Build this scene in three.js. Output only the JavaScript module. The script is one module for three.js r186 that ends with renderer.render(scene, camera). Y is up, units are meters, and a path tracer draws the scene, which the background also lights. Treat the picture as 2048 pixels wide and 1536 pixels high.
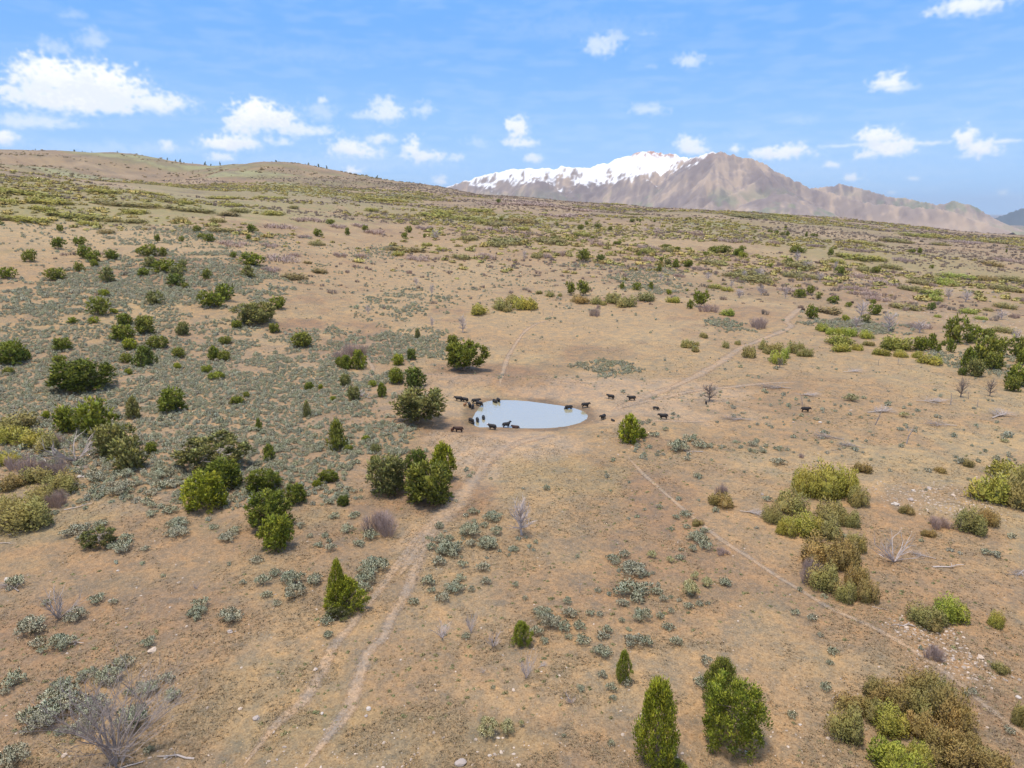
import * as THREE from 'three';
import { mergeGeometries } from 'three/addons/utils/BufferGeometryUtils.js';
import { MarchingCubes } from 'three/addons/objects/MarchingCubes.js';

// ---------- camera ----------
const scene = new THREE.Scene();
const FOCAL = 1365, PITCH = Math.atan(338 / FOCAL), EYE = 42;
const camera = new THREE.PerspectiveCamera(2 * Math.atan(768 / FOCAL) * 180 / Math.PI, 4 / 3, 0.5, 60000);
camera.position.set(0, EYE, 0);
camera.rotation.set(-PITCH, 0, 0);
scene.add(camera);
const renderer = new THREE.WebGLRenderer({ antialias: true });
renderer.setSize(1024, 768);
renderer.toneMapping = THREE.LinearToneMapping;
renderer.toneMappingExposure = 1.12;
renderer.shadowMap.enabled = true;

// ---------- random and noise ----------
const rng = (s) => { let a = s >>> 0; return () => { a = (a + 0x6d2b79f5) | 0; let t = Math.imul(a ^ (a >>> 15), 1 | a); t = (t + Math.imul(t ^ (t >>> 7), 61 | t)) ^ t; return ((t ^ (t >>> 14)) >>> 0) / 4294967296; }; };
const lerp = (a, b, t) => a + (b - a) * t, clamp = (x, a = 0, b = 1) => Math.min(b, Math.max(a, x));
const step = (a, b, x) => { const t = clamp((x - a) / (b - a)); return t * t * (3 - 2 * t); };
const hash2 = (x, y) => { let h = Math.imul(x, 374761393) ^ Math.imul(y, 668265263); h = Math.imul(h ^ (h >>> 13), 1274126177); return ((h ^ (h >>> 16)) >>> 0) / 4294967296; };
function noise(x, y) {                                   // value noise, -1..1
  const ix = Math.floor(x), iy = Math.floor(y); let u = x - ix, v = y - iy; u = u * u * u * (u * (u * 6 - 15) + 10); v = v * v * v * (v * (v * 6 - 15) + 10);
  return lerp(lerp(hash2(ix, iy), hash2(ix + 1, iy), u), lerp(hash2(ix, iy + 1), hash2(ix + 1, iy + 1), u), v) * 2 - 1;
}
function fbm(x, y, n = 4) { let s = 0, a = 0.5; for (let i = 0; i < n; i++) { s += a * noise(x, y); const t = x * 1.6 - y * 1.2 + 7.3; y = x * 1.2 + y * 1.6 + 3.1; x = t; a *= 0.5; } return s; }

// ---------- how the place lies towards the eye: a photo position (2048 x 1536) gives a direction ----------
const CP = Math.cos(PITCH), SP = Math.sin(PITCH);
function sight(px, py) { const X = (px - 1024) / FOCAL, Y = (768 - py) / FOCAL; return [X, Y * CP - SP, -(CP + SP * Y)]; }
function seen(x, y, z) { const d = -z * CP - (y - EYE) * SP, u = (y - EYE) * CP - z * SP; return [1024 + FOCAL * x / d, 768 - FOCAL * u / d]; }
const azel = (px, py) => { const d = sight(px, py); return [Math.atan2(d[0], -d[2]) * 180 / Math.PI, Math.atan2(d[1], Math.hypot(d[0], d[2])) * 180 / Math.PI]; };

// ---------- sky: clear spring air with fair-weather cumulus ----------
const CLOUDS = [ // centre, half width, half height, opacity, hardness: as they stand over the hills
  [110, 165, 85, 52, 1, 1], [215, 180, 70, 48, 1, 1], [150, 205, 130, 32, 1, 1], [300, 208, 75, 28, 0.85, 0.7], [60, 195, 60, 32, 0.7, 0.5], [60, 246, 120, 20, 0.55, 0.4], [5, 276, 26, 18, 0.9, 0.8],
  [110, 95, 40, 22, 0.3, 0.3], [185, 85, 42, 28, 0.35, 0.35], [145, 32, 36, 16, 0.2, 0.3],
  [515, 238, 56, 38, 1, 1], [485, 255, 34, 26, 0.9, 0.8], [565, 248, 30, 24, 0.9, 0.8], [445, 290, 52, 22, 0.95, 0.9], [490, 290, 36, 18, 0.7, 0.6], [610, 264, 62, 17, 0.7, 0.5], [560, 284, 26, 10, 0.6, 0.5],
  [645, 225, 36, 28, 0.3, 0.4], [645, 200, 10, 9, 0.5, 0.6], [695, 302, 44, 24, 0.85, 0.8], [735, 308, 30, 14, 0.7, 0.7], [775, 225, 34, 30, 0.6, 0.7], [740, 234, 40, 12, 0.4, 0.4], [845, 224, 24, 20, 0.45, 0.5], [765, 280, 28, 16, 0.6, 0.6],
  [825, 300, 18, 26, 0.8, 0.8], [850, 316, 44, 15, 0.75, 0.7], [915, 315, 22, 12, 0.4, 0.4], [1028, 262, 22, 30, 0.85, 0.9], [1045, 288, 34, 12, 0.7, 0.7], [1066, 317, 18, 12, 0.6, 0.6], [955, 288, 32, 16, 0.25, 0.3], [435, 318, 24, 11, 0.6, 0.6],
  [336, 295, 17, 13, 0.6, 0.6], [700, 343, 20, 11, 0.8, 0.8], [878, 361, 14, 12, 0.6, 0.6],
  [1205, 96, 38, 26, 0.5, 0.5], [1235, 76, 24, 18, 0.35, 0.4], [1290, 68, 26, 8, 0.2, 0.2], [1378, 124, 34, 20, 0.5, 0.5], [1300, 134, 22, 8, 0.15, 0.2], [1295, 221, 44, 16, 0.45, 0.4], [1775, 168, 38, 22, 0.85, 0.7], [1810, 178, 36, 12, 0.35, 0.3],
  [1940, 12, 80, 32, 0.8, 0.7], [1378, 292, 28, 20, 0.7, 0.7], [1395, 303, 26, 12, 0.7, 0.7], [1473, 301, 14, 12, 0.7, 0.7], [1530, 308, 34, 15, 0.8, 0.8], [1575, 308, 52, 19, 0.85, 0.8], [1755, 278, 42, 26, 0.9, 0.9], [1775, 300, 52, 20, 0.9, 0.9], [1735, 314, 26, 10, 0.7, 0.7],
  [1930, 278, 24, 28, 0.9, 0.9], [1955, 298, 46, 24, 0.9, 0.8], [1660, 332, 15, 8, 0.6, 0.6], [1700, 357, 21, 9, 0.65, 0.6], [1826, 357, 16, 7, 0.5, 0.5], [1785, 386, 12, 5, 0.4, 0.4], [2005, 385, 12, 9, 0.4, 0.4],
  [1690, 291, 100, 5, 0.5, 0.3], [1850, 288, 70, 6, 0.6, 0.4], [2010, 283, 50, 5, 0.5, 0.4], [1600, 240, 60, 16, 0.16, 0.2], [1500, 270, 60, 12, 0.13, 0.2], [600, 110, 220, 26, 0.1, 0.1], [1150, 60, 260, 40, 0.1, 0.1], [700, 330, 300, 30, 0.16, 0.1], [1500, 350, 500, 40, 0.12, 0.1], [250, 300, 250, 20, 0.2, 0.1],
].flatMap((c) => (c[5] > 0.5 ? [c, [c[0] + c[2] * 0.2, c[1], c[2] * 1.45, c[3] * 1.3, c[4] * 0.38, 0.05]] : [c])).map(([x, y, w, h, o, k]) => { const [a, e] = azel(x, y), [a2] = azel(x + w, y), [, e2] = azel(x, y - h); return [a, e, (a2 - a) * 1.08, (e2 - e) * 1.12, o, k]; });
{
  const W = 4096, H = 2048, data = new Float32Array(W * H * 4), near = CLOUDS;
  const zen = [0.13, 0.33, 0.80], mid = [0.175, 0.435, 0.98], low = [0.44, 0.70, 1.03], wht = [1.10, 1.09, 1.09], shd = [0.80, 0.86, 0.97];
  for (let row = 0; row < H; row++) {
    const el = ((row + 0.5) / H - 0.5) * 180, base = [0, 1, 2].map((c) => (el < 14 ? lerp(low[c], mid[c], step(-1, 15, el)) : lerp(mid[c], zen[c], step(12, 70, el))));
    const ce = Math.cos(el * Math.PI / 180), se = Math.sin(el * Math.PI / 180);
    for (let col = 0; col < W; col++) {
      const o = (row * W + col) * 4; data[o + 3] = 1;
      if (el < -1) { data[o] = 0.36; data[o + 1] = 0.30; data[o + 2] = 0.24; continue; }
      const rd = ((col + 0.5) / W - 0.5) * 2 * Math.PI, dx = Math.cos(rd) * ce, dz = Math.sin(rd) * ce, az = Math.atan2(dx, -dz) * 180 / Math.PI;
      let a = 0, sh = 0;
      if (Math.abs(az) < 46 && el < 21) {
        const wx = fbm(az * 0.9, el * 1.4 + 9, 3) * 0.6 + fbm(az * 3.2 + 40, el * 4.2, 3) * 0.30, wy = fbm(az * 0.9 + 77, el * 1.4, 3) * 0.4 + fbm(az * 3.2, el * 4.2 + 60, 3) * 0.25;
        const fine = (0.22 - Math.abs(fbm(az * 1.5 + 11, el * 2.2, 4))) * 0.9 + fbm(az * 4.6 + 1, el * 6.2, 3) * 0.45, wisp = fbm(az * 0.5 + 3, el * 2.4 + 5, 4);
        let clear = 1;
        for (const c of near) {
          const u = (az + wx * Math.min(1, c[2]) - c[0]) / c[2]; if (u > 2 || u < -2) continue;
          let v = (el + wy * Math.min(1, c[3]) - c[1]) / c[3]; if (v > 2 || v < -2) continue;
          if (v < 0) v *= 1.35;
          const d = 1 - Math.sqrt(u * u + v * v) + fine * lerp(0.55, 0.75, c[5]);
          const k = c[4] * step(-0.14, lerp(1.15, 0.55, c[5]) + (v < 0 ? 0.8 * -v : 0), d);
          clear *= 1 - k; sh += k * clamp(0.5 - v * 0.6 + fine * 0.3);
        }
        a = 1 - clear; sh = a > 0.01 ? clamp(sh / Math.max(a, 0.3)) * a : 0;
        a = Math.max(a, 0.07 * step(-0.3, 0.6, wisp));
      }
      const out = Math.max(step(40, 50, Math.abs(az)), step(17, 24, el));
      if (out > 0) {                                     // unseen cloud all round and overhead, made denser to soften and warm the light
        const k = 1 / (se + 0.18), n = fbm(dx * k * 1.6 + 20, dz * k * 1.6 - 4, 5), m = fbm(dx * k * 0.5 - 8, dz * k * 0.5 + 2, 3);
        const b = step(-0.22, 0.22, n + m * 0.5 + 0.06) * 0.94; a = lerp(a, b, out); sh = lerp(sh, b * 0.45, out);
      }
      for (let c = 0; c < 3; c++) data[o + c] = lerp(base[c], lerp(wht[c], shd[c], sh * 0.85), a);
    }
  }
  const sky = new THREE.DataTexture(data, W, H, THREE.RGBAFormat, THREE.FloatType);
  sky.mapping = THREE.EquirectangularReflectionMapping; sky.magFilter = THREE.LinearFilter; sky.needsUpdate = true;
  scene.background = sky; scene.environment = sky;
}
scene.fog = new THREE.FogExp2(new THREE.Color(0.66, 0.80, 1.0), 0.000024);

// ---------- sun: high, veiled by thin cloud, so its shadows are broad and soft ----------
const sun = new THREE.DirectionalLight(new THREE.Color(1.0, 0.87, 0.70), 3.5);
sun.position.set(-55, 320, 10 - 130); sun.target.position.set(0, 0, -130);
sun.castShadow = true; sun.shadow.radius = 20; sun.shadow.mapSize.set(4096, 4096);
Object.assign(sun.shadow.camera, { left: -320, right: 320, top: 320, bottom: -320, near: 1, far: 900 });
scene.add(sun, sun.target);

// ---------- terrain height ----------
const RR = [0, 200, 280, 380, 520, 750, 1050, 1400, 1900, 2400, 3200, 6000, 40000];
const AZ = [-180, -60, -36, -30, -24, -18, -12, -6, 0, 12, 24, 36, 60, 180];
const HT = [
  [0, 3, 8, 15, 28, 45, 60, 70, 90, 110, 60, -150, -200],
  [0, 5, 18, 34, 54, 84, 108, 118, 170, 225, 150, -150, -200],
  [0, 4, 15, 28, 45, 72, 93, 101, 142, 209, 150, -150, -200],
  [0, 3.5, 14, 26, 41, 64, 84, 96, 140, 211, 150, -150, -200],
  [0, 3, 13, 25, 38, 55, 76, 93, 138, 194, 120, -150, -200],
  [0, 2, 10, 20, 33, 51, 75, 98, 171, 168, 100, -150, -200],
  [0, 1.5, 7, 15, 27, 44, 68, 93, 136, 130, 70, -150, -200],
  [0, 1, 5.5, 12, 23, 39, 61, 89, 108, 98, 30, -170, -200],
  [0, 0.5, 4, 9, 19, 35, 56, 78, 80, 70, 10, -180, -200],
  [0, 0, 3, 6, 13, 26, 45, 55.5, 46, 20, -40, -190, -200],
  [0, 0, 2, 3, 7, 16, 28, 34, 20, -10, -80, -200, -200],
  [0, 0, 1, 0, 0, 3, 9, 4.5, -14, -40, -110, -200, -200],
  [0, -1, -2, -4, -8, -12, -14, -20, -40, -70, -130, -200, -200],
  [0, 3, 8, 15, 28, 45, 60, 70, 90, 110, 60, -150, -200]];
const pchip = (xs, ys) => {
  const n = xs.length, h = [], d = [], m = new Array(n).fill(0);
  for (let i = 0; i < n - 1; i++) { h[i] = xs[i + 1] - xs[i]; d[i] = (ys[i + 1] - ys[i]) / h[i]; }
  for (let i = 1; i < n - 1; i++) if (d[i - 1] * d[i] > 0) { const a = 2 * h[i] + h[i - 1], b = h[i] + 2 * h[i - 1]; m[i] = (a + b) / (a / d[i - 1] + b / d[i]); }
  m[n - 1] = d[n - 2];
  return (x) => { let i = 0; while (i < n - 2 && x > xs[i + 1]) i++; const t = clamp((x - xs[i]) / h[i]), t2 = t * t, t3 = t2 * t; return (2 * t3 - 3 * t2 + 1) * ys[i] + (t3 - 2 * t2 + t) * h[i] * m[i] + (-2 * t3 + 3 * t2) * ys[i + 1] + (t3 - t2) * h[i] * m[i + 1]; };
};
const HCOL = HT.map((c) => pchip(RR, c));
const SHORE = [[437, 268], [470, 255], [520, 249], [620, 245], [720, 249], [800, 255], [950, 275], [1090, 294], [1200, 318], [1262, 342], [1297, 374], [1280, 402], [1230, 432], [1130, 459], [1000, 474], [850, 479], [720, 476], [560, 468], [470, 468], [400, 470], [368, 458], [350, 434], [348, 404], [360, 372], [384, 336], [412, 298]]
  .map(([x, y]) => [860 + x / 4.096, 740 + y / 4.096]);
const WATER = -0.45;
const POND = SHORE.map(([px, py]) => { const d = sight(px, py), t = (WATER - EYE) / d[1]; return [d[0] * t, d[2] * t]; });
const PC = POND.reduce((s, p) => [s[0] + p[0] / POND.length, s[1] + p[1] / POND.length], [0, 0]);
function pondDistance(x, z) {                            // metres to the shore, negative in the water
  let best = 1e9, inside = false;
  for (let i = 0, j = POND.length - 1; i < POND.length; j = i++) {
    const [ax, az] = POND[j], [bx, bz] = POND[i], ex = bx - ax, ez = bz - az, t = clamp(((x - ax) * ex + (z - az) * ez) / (ex * ex + ez * ez));
    best = Math.min(best, Math.hypot(x - ax - ex * t, z - az - ez * t));
    if ((az > z) !== (bz > z) && x < ax + ex * (z - az) / (bz - az)) inside = !inside;
  }
  return inside ? -best : best;
}
function ground(x, z) {
  const r = Math.hypot(x, z), az = Math.atan2(x, -z) * 180 / Math.PI; let i = 0;
  while (i < AZ.length - 2 && az > AZ[i + 1]) i++;
  const w = AZ[i + 1] - AZ[i], t = clamp((az - AZ[i]) / w), a = HCOL[i](r), b = HCOL[i + 1](r), p = i > 0 ? (HCOL[i - 1](r)) : a, q = i < AZ.length - 2 ? HCOL[i + 2](r) : b;
  const ma = i > 0 ? (b - p) / (AZ[i + 1] - AZ[i - 1]) * w : 0, mb = i < AZ.length - 2 ? (q - a) / (AZ[i + 2] - AZ[i]) * w : 0, t2 = t * t, t3 = t2 * t;
  let h = (2 * t3 - 3 * t2 + 1) * a + (t3 - 2 * t2 + t) * ma + (-2 * t3 + 3 * t2) * b + (t3 - t2) * mb;
  const far = step(220, 1200, r);
  h += fbm(x / 9, z / 9, 3) * 0.3 + fbm(x / 45 + 5, z / 45, 3) * lerp(0.7, 1.6, far) + fbm(x / 160, z / 160 + 3, 3) * lerp(0, 5, far) + (far > 0.5 ? (1 - Math.abs(fbm(x / 420 + 2, z / 420, 4)) * 2) * lerp(0, 14, step(800, 2000, r)) - lerp(0, 8, step(800, 2000, r)) : 0);
  const dx = x - PC[0], dz = z - PC[1];
  if (dx * dx + dz * dz < 60 * 60) {
    const d = pondDistance(x, z);
    if (d < 26) {
      const edge = WATER + (d < 0 ? Math.max(-1.3, d * 0.22) : d * 0.10 + 0.02 + fbm(x / 1.5, z / 1.5, 2) * 0.08 * clamp(d / 1.5));
      h = lerp(edge, h, step(2, 24, d));
    }
    h += 1.5 * Math.exp(-(((dx + 6) / 20) ** 2) - ((dz + 26) / 7) ** 2);     // the scraped bank behind the pond
  }
  return h;
}
function hit(px, py, lift = 0) {                         // where the line of sight meets the ground (or a height above it)
  const d = sight(px, py), n = Math.hypot(...d), D = d.map((v) => v / n); let t = 25, last = t;
  for (; t < 4200; last = t, t *= 1.012) if (EYE + D[1] * t < ground(D[0] * t, D[2] * t) + lift) {
    let a = last, b = t; for (let k = 0; k < 14; k++) { const m = (a + b) / 2; if (EYE + D[1] * m < ground(D[0] * m, D[2] * m) + lift) b = m; else a = m; }
    return { x: D[0] * b, z: D[2] * b, y: ground(D[0] * b, D[2] * b), d: b, dep: -Math.asin(D[1]) };
  }
  return null;
}
const rows = (s) => s.trim().split(/\s+/).map((r) => r.split(',').map((v) => (isNaN(+v) ? v : +v)));
const JUNIPERS = rows(`121,465,12,14,t 117,498,21,20,t 160,492,20,16,t 58,520,21,22,r 14,554,26,21,r 111,557,30,23,r 157,541,15,17,r 168,514,23,24,r 187,521,23,21,r
188,532,15,15,r 223,517,23,19,r 296,510,34,23,r 325,511,17,18,r 316,485,10,15,t 395,465,14,13,t 403,476,14,10,r 419,482,21,16,r 503,465,16,16,t
497,478,11,10,r 363,482,9,11,r 302,534,27,23,ro 328,543,34,26,r 359,544,17,17,r 364,534,17,16,ro 351,551,23,20,ro 349,571,28,27,rd 286,550,23,16,r
214,561,25,28,co 414,561,16,22,t 371,575,16,11,r 501,528,44,24,r 496,553,26,25,co 420,612,45,33,r 448,599,34,36,r 466,514,13,12,r 635,472,16,16,r
660,448,16,11,r 695,470,10,17,r 195,627,33,37,r 208,591,18,14,rb 308,607,27,27,ro 227,626,13,10,rb 513,643,70,44,ro 556,617,27,27,r 547,664,21,20,r
472,656,18,17,r 247,648,26,23,r 287,664,34,36,r 242,677,36,30,r 258,697,22,22,rb 366,668,24,27,ro 313,694,31,25,r 145,645,17,12,rb 187,645,16,12,rb
122,698,28,24,r 116,725,21,16,r 289,729,37,40,cd 252,723,20,18,r 356,714,21,21,r 427,718,23,28,c 448,720,21,21,r 450,687,20,16,r 605,693,38,33,r
691,735,21,27,c 21,722,50,41,r 50,718,17,21,r 156,773,92,56,r 17,746,17,12,r 433,757,26,15,rb 414,744,21,15,rb 354,738,13,14,rb 257,748,12,12,rb
680,732,17,21,r 343,820,48,48,r 265,833,27,42,co 129,859,41,49,r 186,864,59,70,r 302,905,22,23,r 224,906,63,64,ro 254,935,56,68,ro 428,930,107,63,s
412,1013,68,78,rb 448,973,63,63,r 473,808,25,18,r 492,794,11,12,r 517,861,12,27,c 537,919,25,33,c 196,1087,46,33,s 92,835,14,14,rb 524,981,60,46,r
539,1047,76,77,r 553,1094,56,74,rb 592,1003,38,42,r 655,963,36,25,r 634,974,18,15,rb 687,1010,22,22,rd 776,985,77,87,ro 833,949,45,59,rd
856,1005,95,95,r 884,960,53,84,cb 671,898,36,63,c 696,903,17,15,r 732,883,20,14,rb 751,904,21,18,ro 748,925,17,17,r 613,833,15,34,co 665,803,12,13,rb
618,779,20,17,r 706,799,24,31,ro 763,793,21,31,c 745,772,17,13,rb 690,772,21,28,ro 791,767,29,36,r 828,774,42,46,rd 796,730,24,25,rb 822,719,20,25,rd
693,737,24,29,c 717,737,34,41,c 926,740,78,63,t 836,844,97,73,to 641,778,11,11,rb 997,406,8,10,r 1002,442,10,9,r 730,462,12,13,r 809,475,12,12,r
818,465,14,15,r 849,475,6,9,r 1114,453,5,8,t 1161,459,12,12,r 1173,450,8,8,r 1196,455,14,10,r 1221,461,8,9,t 1107,481,14,10,ro 1135,477,8,9,r
1151,474,8,8,r 1185,479,10,8,r 1167,524,25,27,t 1201,522,16,16,rd 1230,489,8,8,r 1238,489,10,8,r 1264,444,12,8,r 1275,442,5,6,r 1280,444,5,7,r
1309,444,5,5,r 1373,440,4,5,r 1381,440,4,5,r 1332,494,14,5,r 1355,500,11,8,r 1278,511,9,8,r 1322,526,11,13,c 1336,530,17,14,ro 1352,534,14,17,c
1319,543,11,16,c 1377,534,18,15,r 1142,590,19,28,t 1167,591,26,31,t 1245,578,12,15,c 1274,580,16,17,r 1302,578,12,16,c 1338,589,11,12,rb
1375,582,5,5,r 835,677,12,22,co 905,689,23,23,r 1418,452,8,7,r 1454,452,5,4,r 1496,450,5,5,c 1572,456,6,5,r 1538,464,5,6,c 1543,465,5,5,r
1554,468,10,8,r 1575,471,8,10,c 1565,470,10,7,ro 1613,473,6,10,c 1627,472,10,6,r 1634,473,5,6,c 1508,477,4,5,c 1428,505,18,14,r 1449,505,24,16,r
1476,511,21,16,r 1484,502,14,12,r 1486,515,16,12,rb 1412,511,11,9,r 1355,500,12,7,r 1352,535,12,18,c 1377,534,16,14,r 1579,528,15,14,r 1541,534,9,8,r
1591,505,19,16,r 1604,505,16,10,r 1661,513,10,14,t 1680,549,16,17,r 1753,545,16,14,r 1826,505,10,8,r 1840,506,9,11,c 2013,504,4,6,c 1864,536,8,7,r
1401,614,29,33,t 1381,617,14,19,c 1602,594,23,18,r 1620,589,15,17,t 1638,597,10,10,ro 1668,606,21,16,r 1624,636,22,28,r 1698,613,11,10,r
1751,628,21,21,r 1747,607,10,9,r 1691,642,14,13,rb 1731,645,21,18,ro 1864,619,16,15,rd 1914,681,39,51,r 1950,675,31,26,r 1941,684,21,17,r
1977,677,27,22,r 1843,698,29,27,r 1866,697,23,31,c 1888,690,12,10,r 1878,703,10,16,c 1903,702,18,25,c 2002,706,22,33,r 1975,722,56,53,r
1939,734,27,40,c 1953,749,31,32,ro 1991,735,31,32,r 1926,749,15,14,rd 2035,710,27,39,r 2037,766,41,38,r 2028,779,27,27,r 2046,725,21,27,r
690,1218,73,73,cb 677,1212,38,104,cb 673,1236,44,31,s 1043,1287,38,50,cb 1248,1358,27,63,cb 1318,1513,89,166,cb 1444,1413,64,104,c
1469,1475,104,128,rb 1349,1550,41,29,rb 1260,884,46,61,cb 1284,875,20,21,c`);
const OAKS = rows(`1610,987,55,60,y 1654,989,73,69,y 1694,989,55,60,y 1716,1009,40,40,o 1669,995,29,24,y 1548,1043,44,35,o 1581,1021,73,46,o 1574,1067,44,38,y
1614,1067,66,46,y 1662,1074,55,42,o 1665,1043,66,47,o 1705,1051,37,33,o 1651,1127,95,60,b 1694,1131,58,60,b 1709,1098,44,37,o 1625,1162,58,58,g
1651,1175,62,55,o 1694,1199,40,51,o 1713,1171,47,47,b 1738,1200,40,42,b 1444,1012,51,31,b 1444,992,33,33,g 1983,996,64,53,y 2027,1003,66,60,o
2016,956,73,35,y 2045,972,44,49,o 1943,1058,55,46,o 1976,1045,37,31,b 1877,1054,51,29,g 1815,1026,26,18,b 1857,1071,26,13,b 1884,943,22,10,b
1936,931,22,15,b 1727,943,33,22,b 1603,915,15,13,g 1446,1107,33,15,g 1395,1051,26,15,b 1900,1235,62,43,f 1854,1247,62,41,o 1867,1257,41,25,b
1995,1250,29,26,y 1871,1317,41,35,g 2001,1341,29,14,o 1697,1471,66,64,o 1709,1419,58,33,b 1759,1403,58,48,b 1751,1436,50,39,o 1800,1413,58,52,b
1846,1386,62,52,b 1780,1461,62,52,y 1838,1426,54,48,o 1896,1432,66,83,b 1846,1469,58,48,b 1879,1403,54,50,o 1879,1494,54,48,b 1920,1452,50,56,b
1904,1529,83,52,b 1788,1541,83,66,f 1834,1537,54,54,y 1978,1541,62,48,b 1941,1502,50,37,b 2047,1440,35,48,o 27,854,71,31,o 16,880,41,33,y
55,887,55,34,y 90,898,38,33,o 107,891,41,30,g 36,937,60,40,g 14,927,33,27,y 79,937,25,36,g 109,947,41,37,g 123,980,63,40,o 77,961,55,34,o
109,1010,41,42,g 49,1049,90,62,o 16,1028,38,49,o 25,975,44,29,b 82,999,44,31,o 758,1065,92,66,g 710,711,62,36,g 681,718,34,25,g 960,629,48,25,y
1004,620,41,27,o 1020,603,38,16,o 1050,619,49,32,y 1011,623,24,14,o 1078,588,17,8,o 1100,593,23,12,o 1120,593,10,8,o 1158,603,38,14,b 1192,608,24,17,o
1228,606,38,25,o 1252,613,44,25,o 1206,610,17,12,o 1293,599,41,15,o 1346,605,29,14,y 1189,632,27,25,g 1197,617,12,17,g 1375,694,27,17,o
1390,702,17,14,o 1498,715,27,28,o 1527,698,21,21,o 1550,702,31,21,o 1536,707,21,14,o 1553,726,31,29,f 1570,716,21,25,f 1586,705,24,25,o
1603,698,14,17,o 1616,712,21,19,o 1601,712,14,14,o 1519,655,51,29,g 1642,661,27,17,f 1661,668,21,15,f 1683,668,27,17,f 1703,671,27,17,f
1731,675,27,18,f 1457,628,31,10,f 1420,620,48,17,g 1680,685,48,17,y 1683,702,38,19,y 1714,700,21,15,y 1739,690,21,10,o 1796,690,58,14,y
1765,709,31,15,y 1799,712,27,15,y 1835,714,21,15,y 1859,723,41,13,y 1374,695,24,17,o 1391,691,14,10,o 1410,675,21,12,o 1452,695,17,14,o
1476,689,14,10,o 1392,704,14,8,b`);
const THICKETS = rows(`41,387,68,5,y 14,406,21,3,y 96,406,34,7,y 87,420,21,5,y 14,435,21,10,y 62,443,38,6,y 154,436,55,6,y 178,450,24,4,y 270,445,21,5,o 273,426,21,5,y
246,411,62,5,o 301,412,17,4,y 205,385,27,5,y 294,386,31,4,y 342,401,21,6,o 373,406,14,4,y 376,421,58,5,o 444,394,34,6,y 465,411,21,4,y 543,394,34,3,y
547,428,24,5,y 588,416,10,3,o 434,443,17,3,o 362,441,14,3,o 458,431,21,3,b 478,423,21,4,o 441,460,27,8,o 212,464,14,6,b 226,443,17,3,o 557,453,34,8,g
615,442,41,5,g 608,472,17,7,g 468,488,34,10,g 540,489,21,9,g 560,517,38,14,g 543,537,21,12,g 588,506,14,10,g 680,503,17,14,g 632,489,17,4,o
615,526,10,3,b 639,544,17,5,b 588,556,27,7,b 677,452,21,7,g 721,503,17,15,g 744,421,17,4,y 751,431,10,7,g 806,435,14,8,g 721,450,21,7,g 751,464,27,7,g
850,453,24,9,g 871,431,44,7,y 932,436,41,7,y 885,425,34,4,y 967,443,24,6,y 997,450,34,5,o 1042,459,24,3,y 960,422,34,4,y 1001,460,44,8,g
1018,483,51,10,o 1055,465,21,7,g 939,477,21,7,o 994,488,24,8,o 1103,484,38,7,o 813,501,51,6,b 837,517,34,9,g 796,509,14,5,y 883,498,14,5,y
854,491,14,3,y 922,512,24,10,o 970,512,27,10,g 1073,513,14,6,o 1093,512,17,7,g 1127,503,17,12,g 1165,470,21,5,y 1178,481,31,5,g 1196,489,21,5,g
1213,526,21,3,b 1218,507,9,4,y 1295,505,21,5,y 1295,496,27,6,g 1298,518,27,9,g 1336,501,17,4,o 1312,462,31,7,g 1042,442,41,8,b 1124,431,68,5,g
1076,412,62,5,g 1008,407,68,4,g 1161,421,51,4,g 1264,428,27,3,o 768,401,68,3,y 820,395,34,3,o 1042,401,51,3,g 1515,435,68,5,o 1570,431,34,3,y
1710,517,38,7,y 1673,524,17,5,y 1755,518,17,6,y 1806,521,21,5,g 1792,483,34,4,o 1840,471,44,5,y 1721,486,24,3,y 1751,490,17,3,o 1936,486,27,6,g
1991,483,21,5,o 1881,489,17,3,o 1717,503,34,3,g 1632,493,21,3,g 1471,483,51,4,g 1553,483,17,7,g 1389,467,41,5,g 1587,547,24,12,o 1628,554,17,7,o
1601,534,34,8,o 1502,547,34,8,o 1468,551,27,5,o 1512,561,41,10,o 1430,575,17,4,y 1454,580,14,4,y 1427,527,34,6,o 1399,536,21,7,g 1358,547,14,9,g
1734,541,17,6,o 1782,536,21,5,o 1724,554,34,8,g 1768,565,34,9,g 1707,578,31,5,g 1731,588,41,6,g 1751,599,27,7,g 1813,616,27,6,o 1915,553,31,8,f
1888,561,17,6,f 1895,570,21,4,f 1840,565,21,7,o 1826,577,24,8,o 1864,588,24,4,f 1867,599,17,5,f 2014,575,24,12,o 2025,561,21,5,o 1987,530,17,5,b
2021,517,24,9,g 1977,561,21,3,b 2014,612,17,8,o 1939,623,14,7,f 1977,619,9,5,o 1963,636,11,5,f 1876,633,6,3,f 2043,597,7,5,f 1960,571,9,3,y
2008,592,5,3,f 1574,578,21,8,g 1659,624,27,7,b 1840,653,21,9,g 2008,662,17,7,o`);
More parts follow.
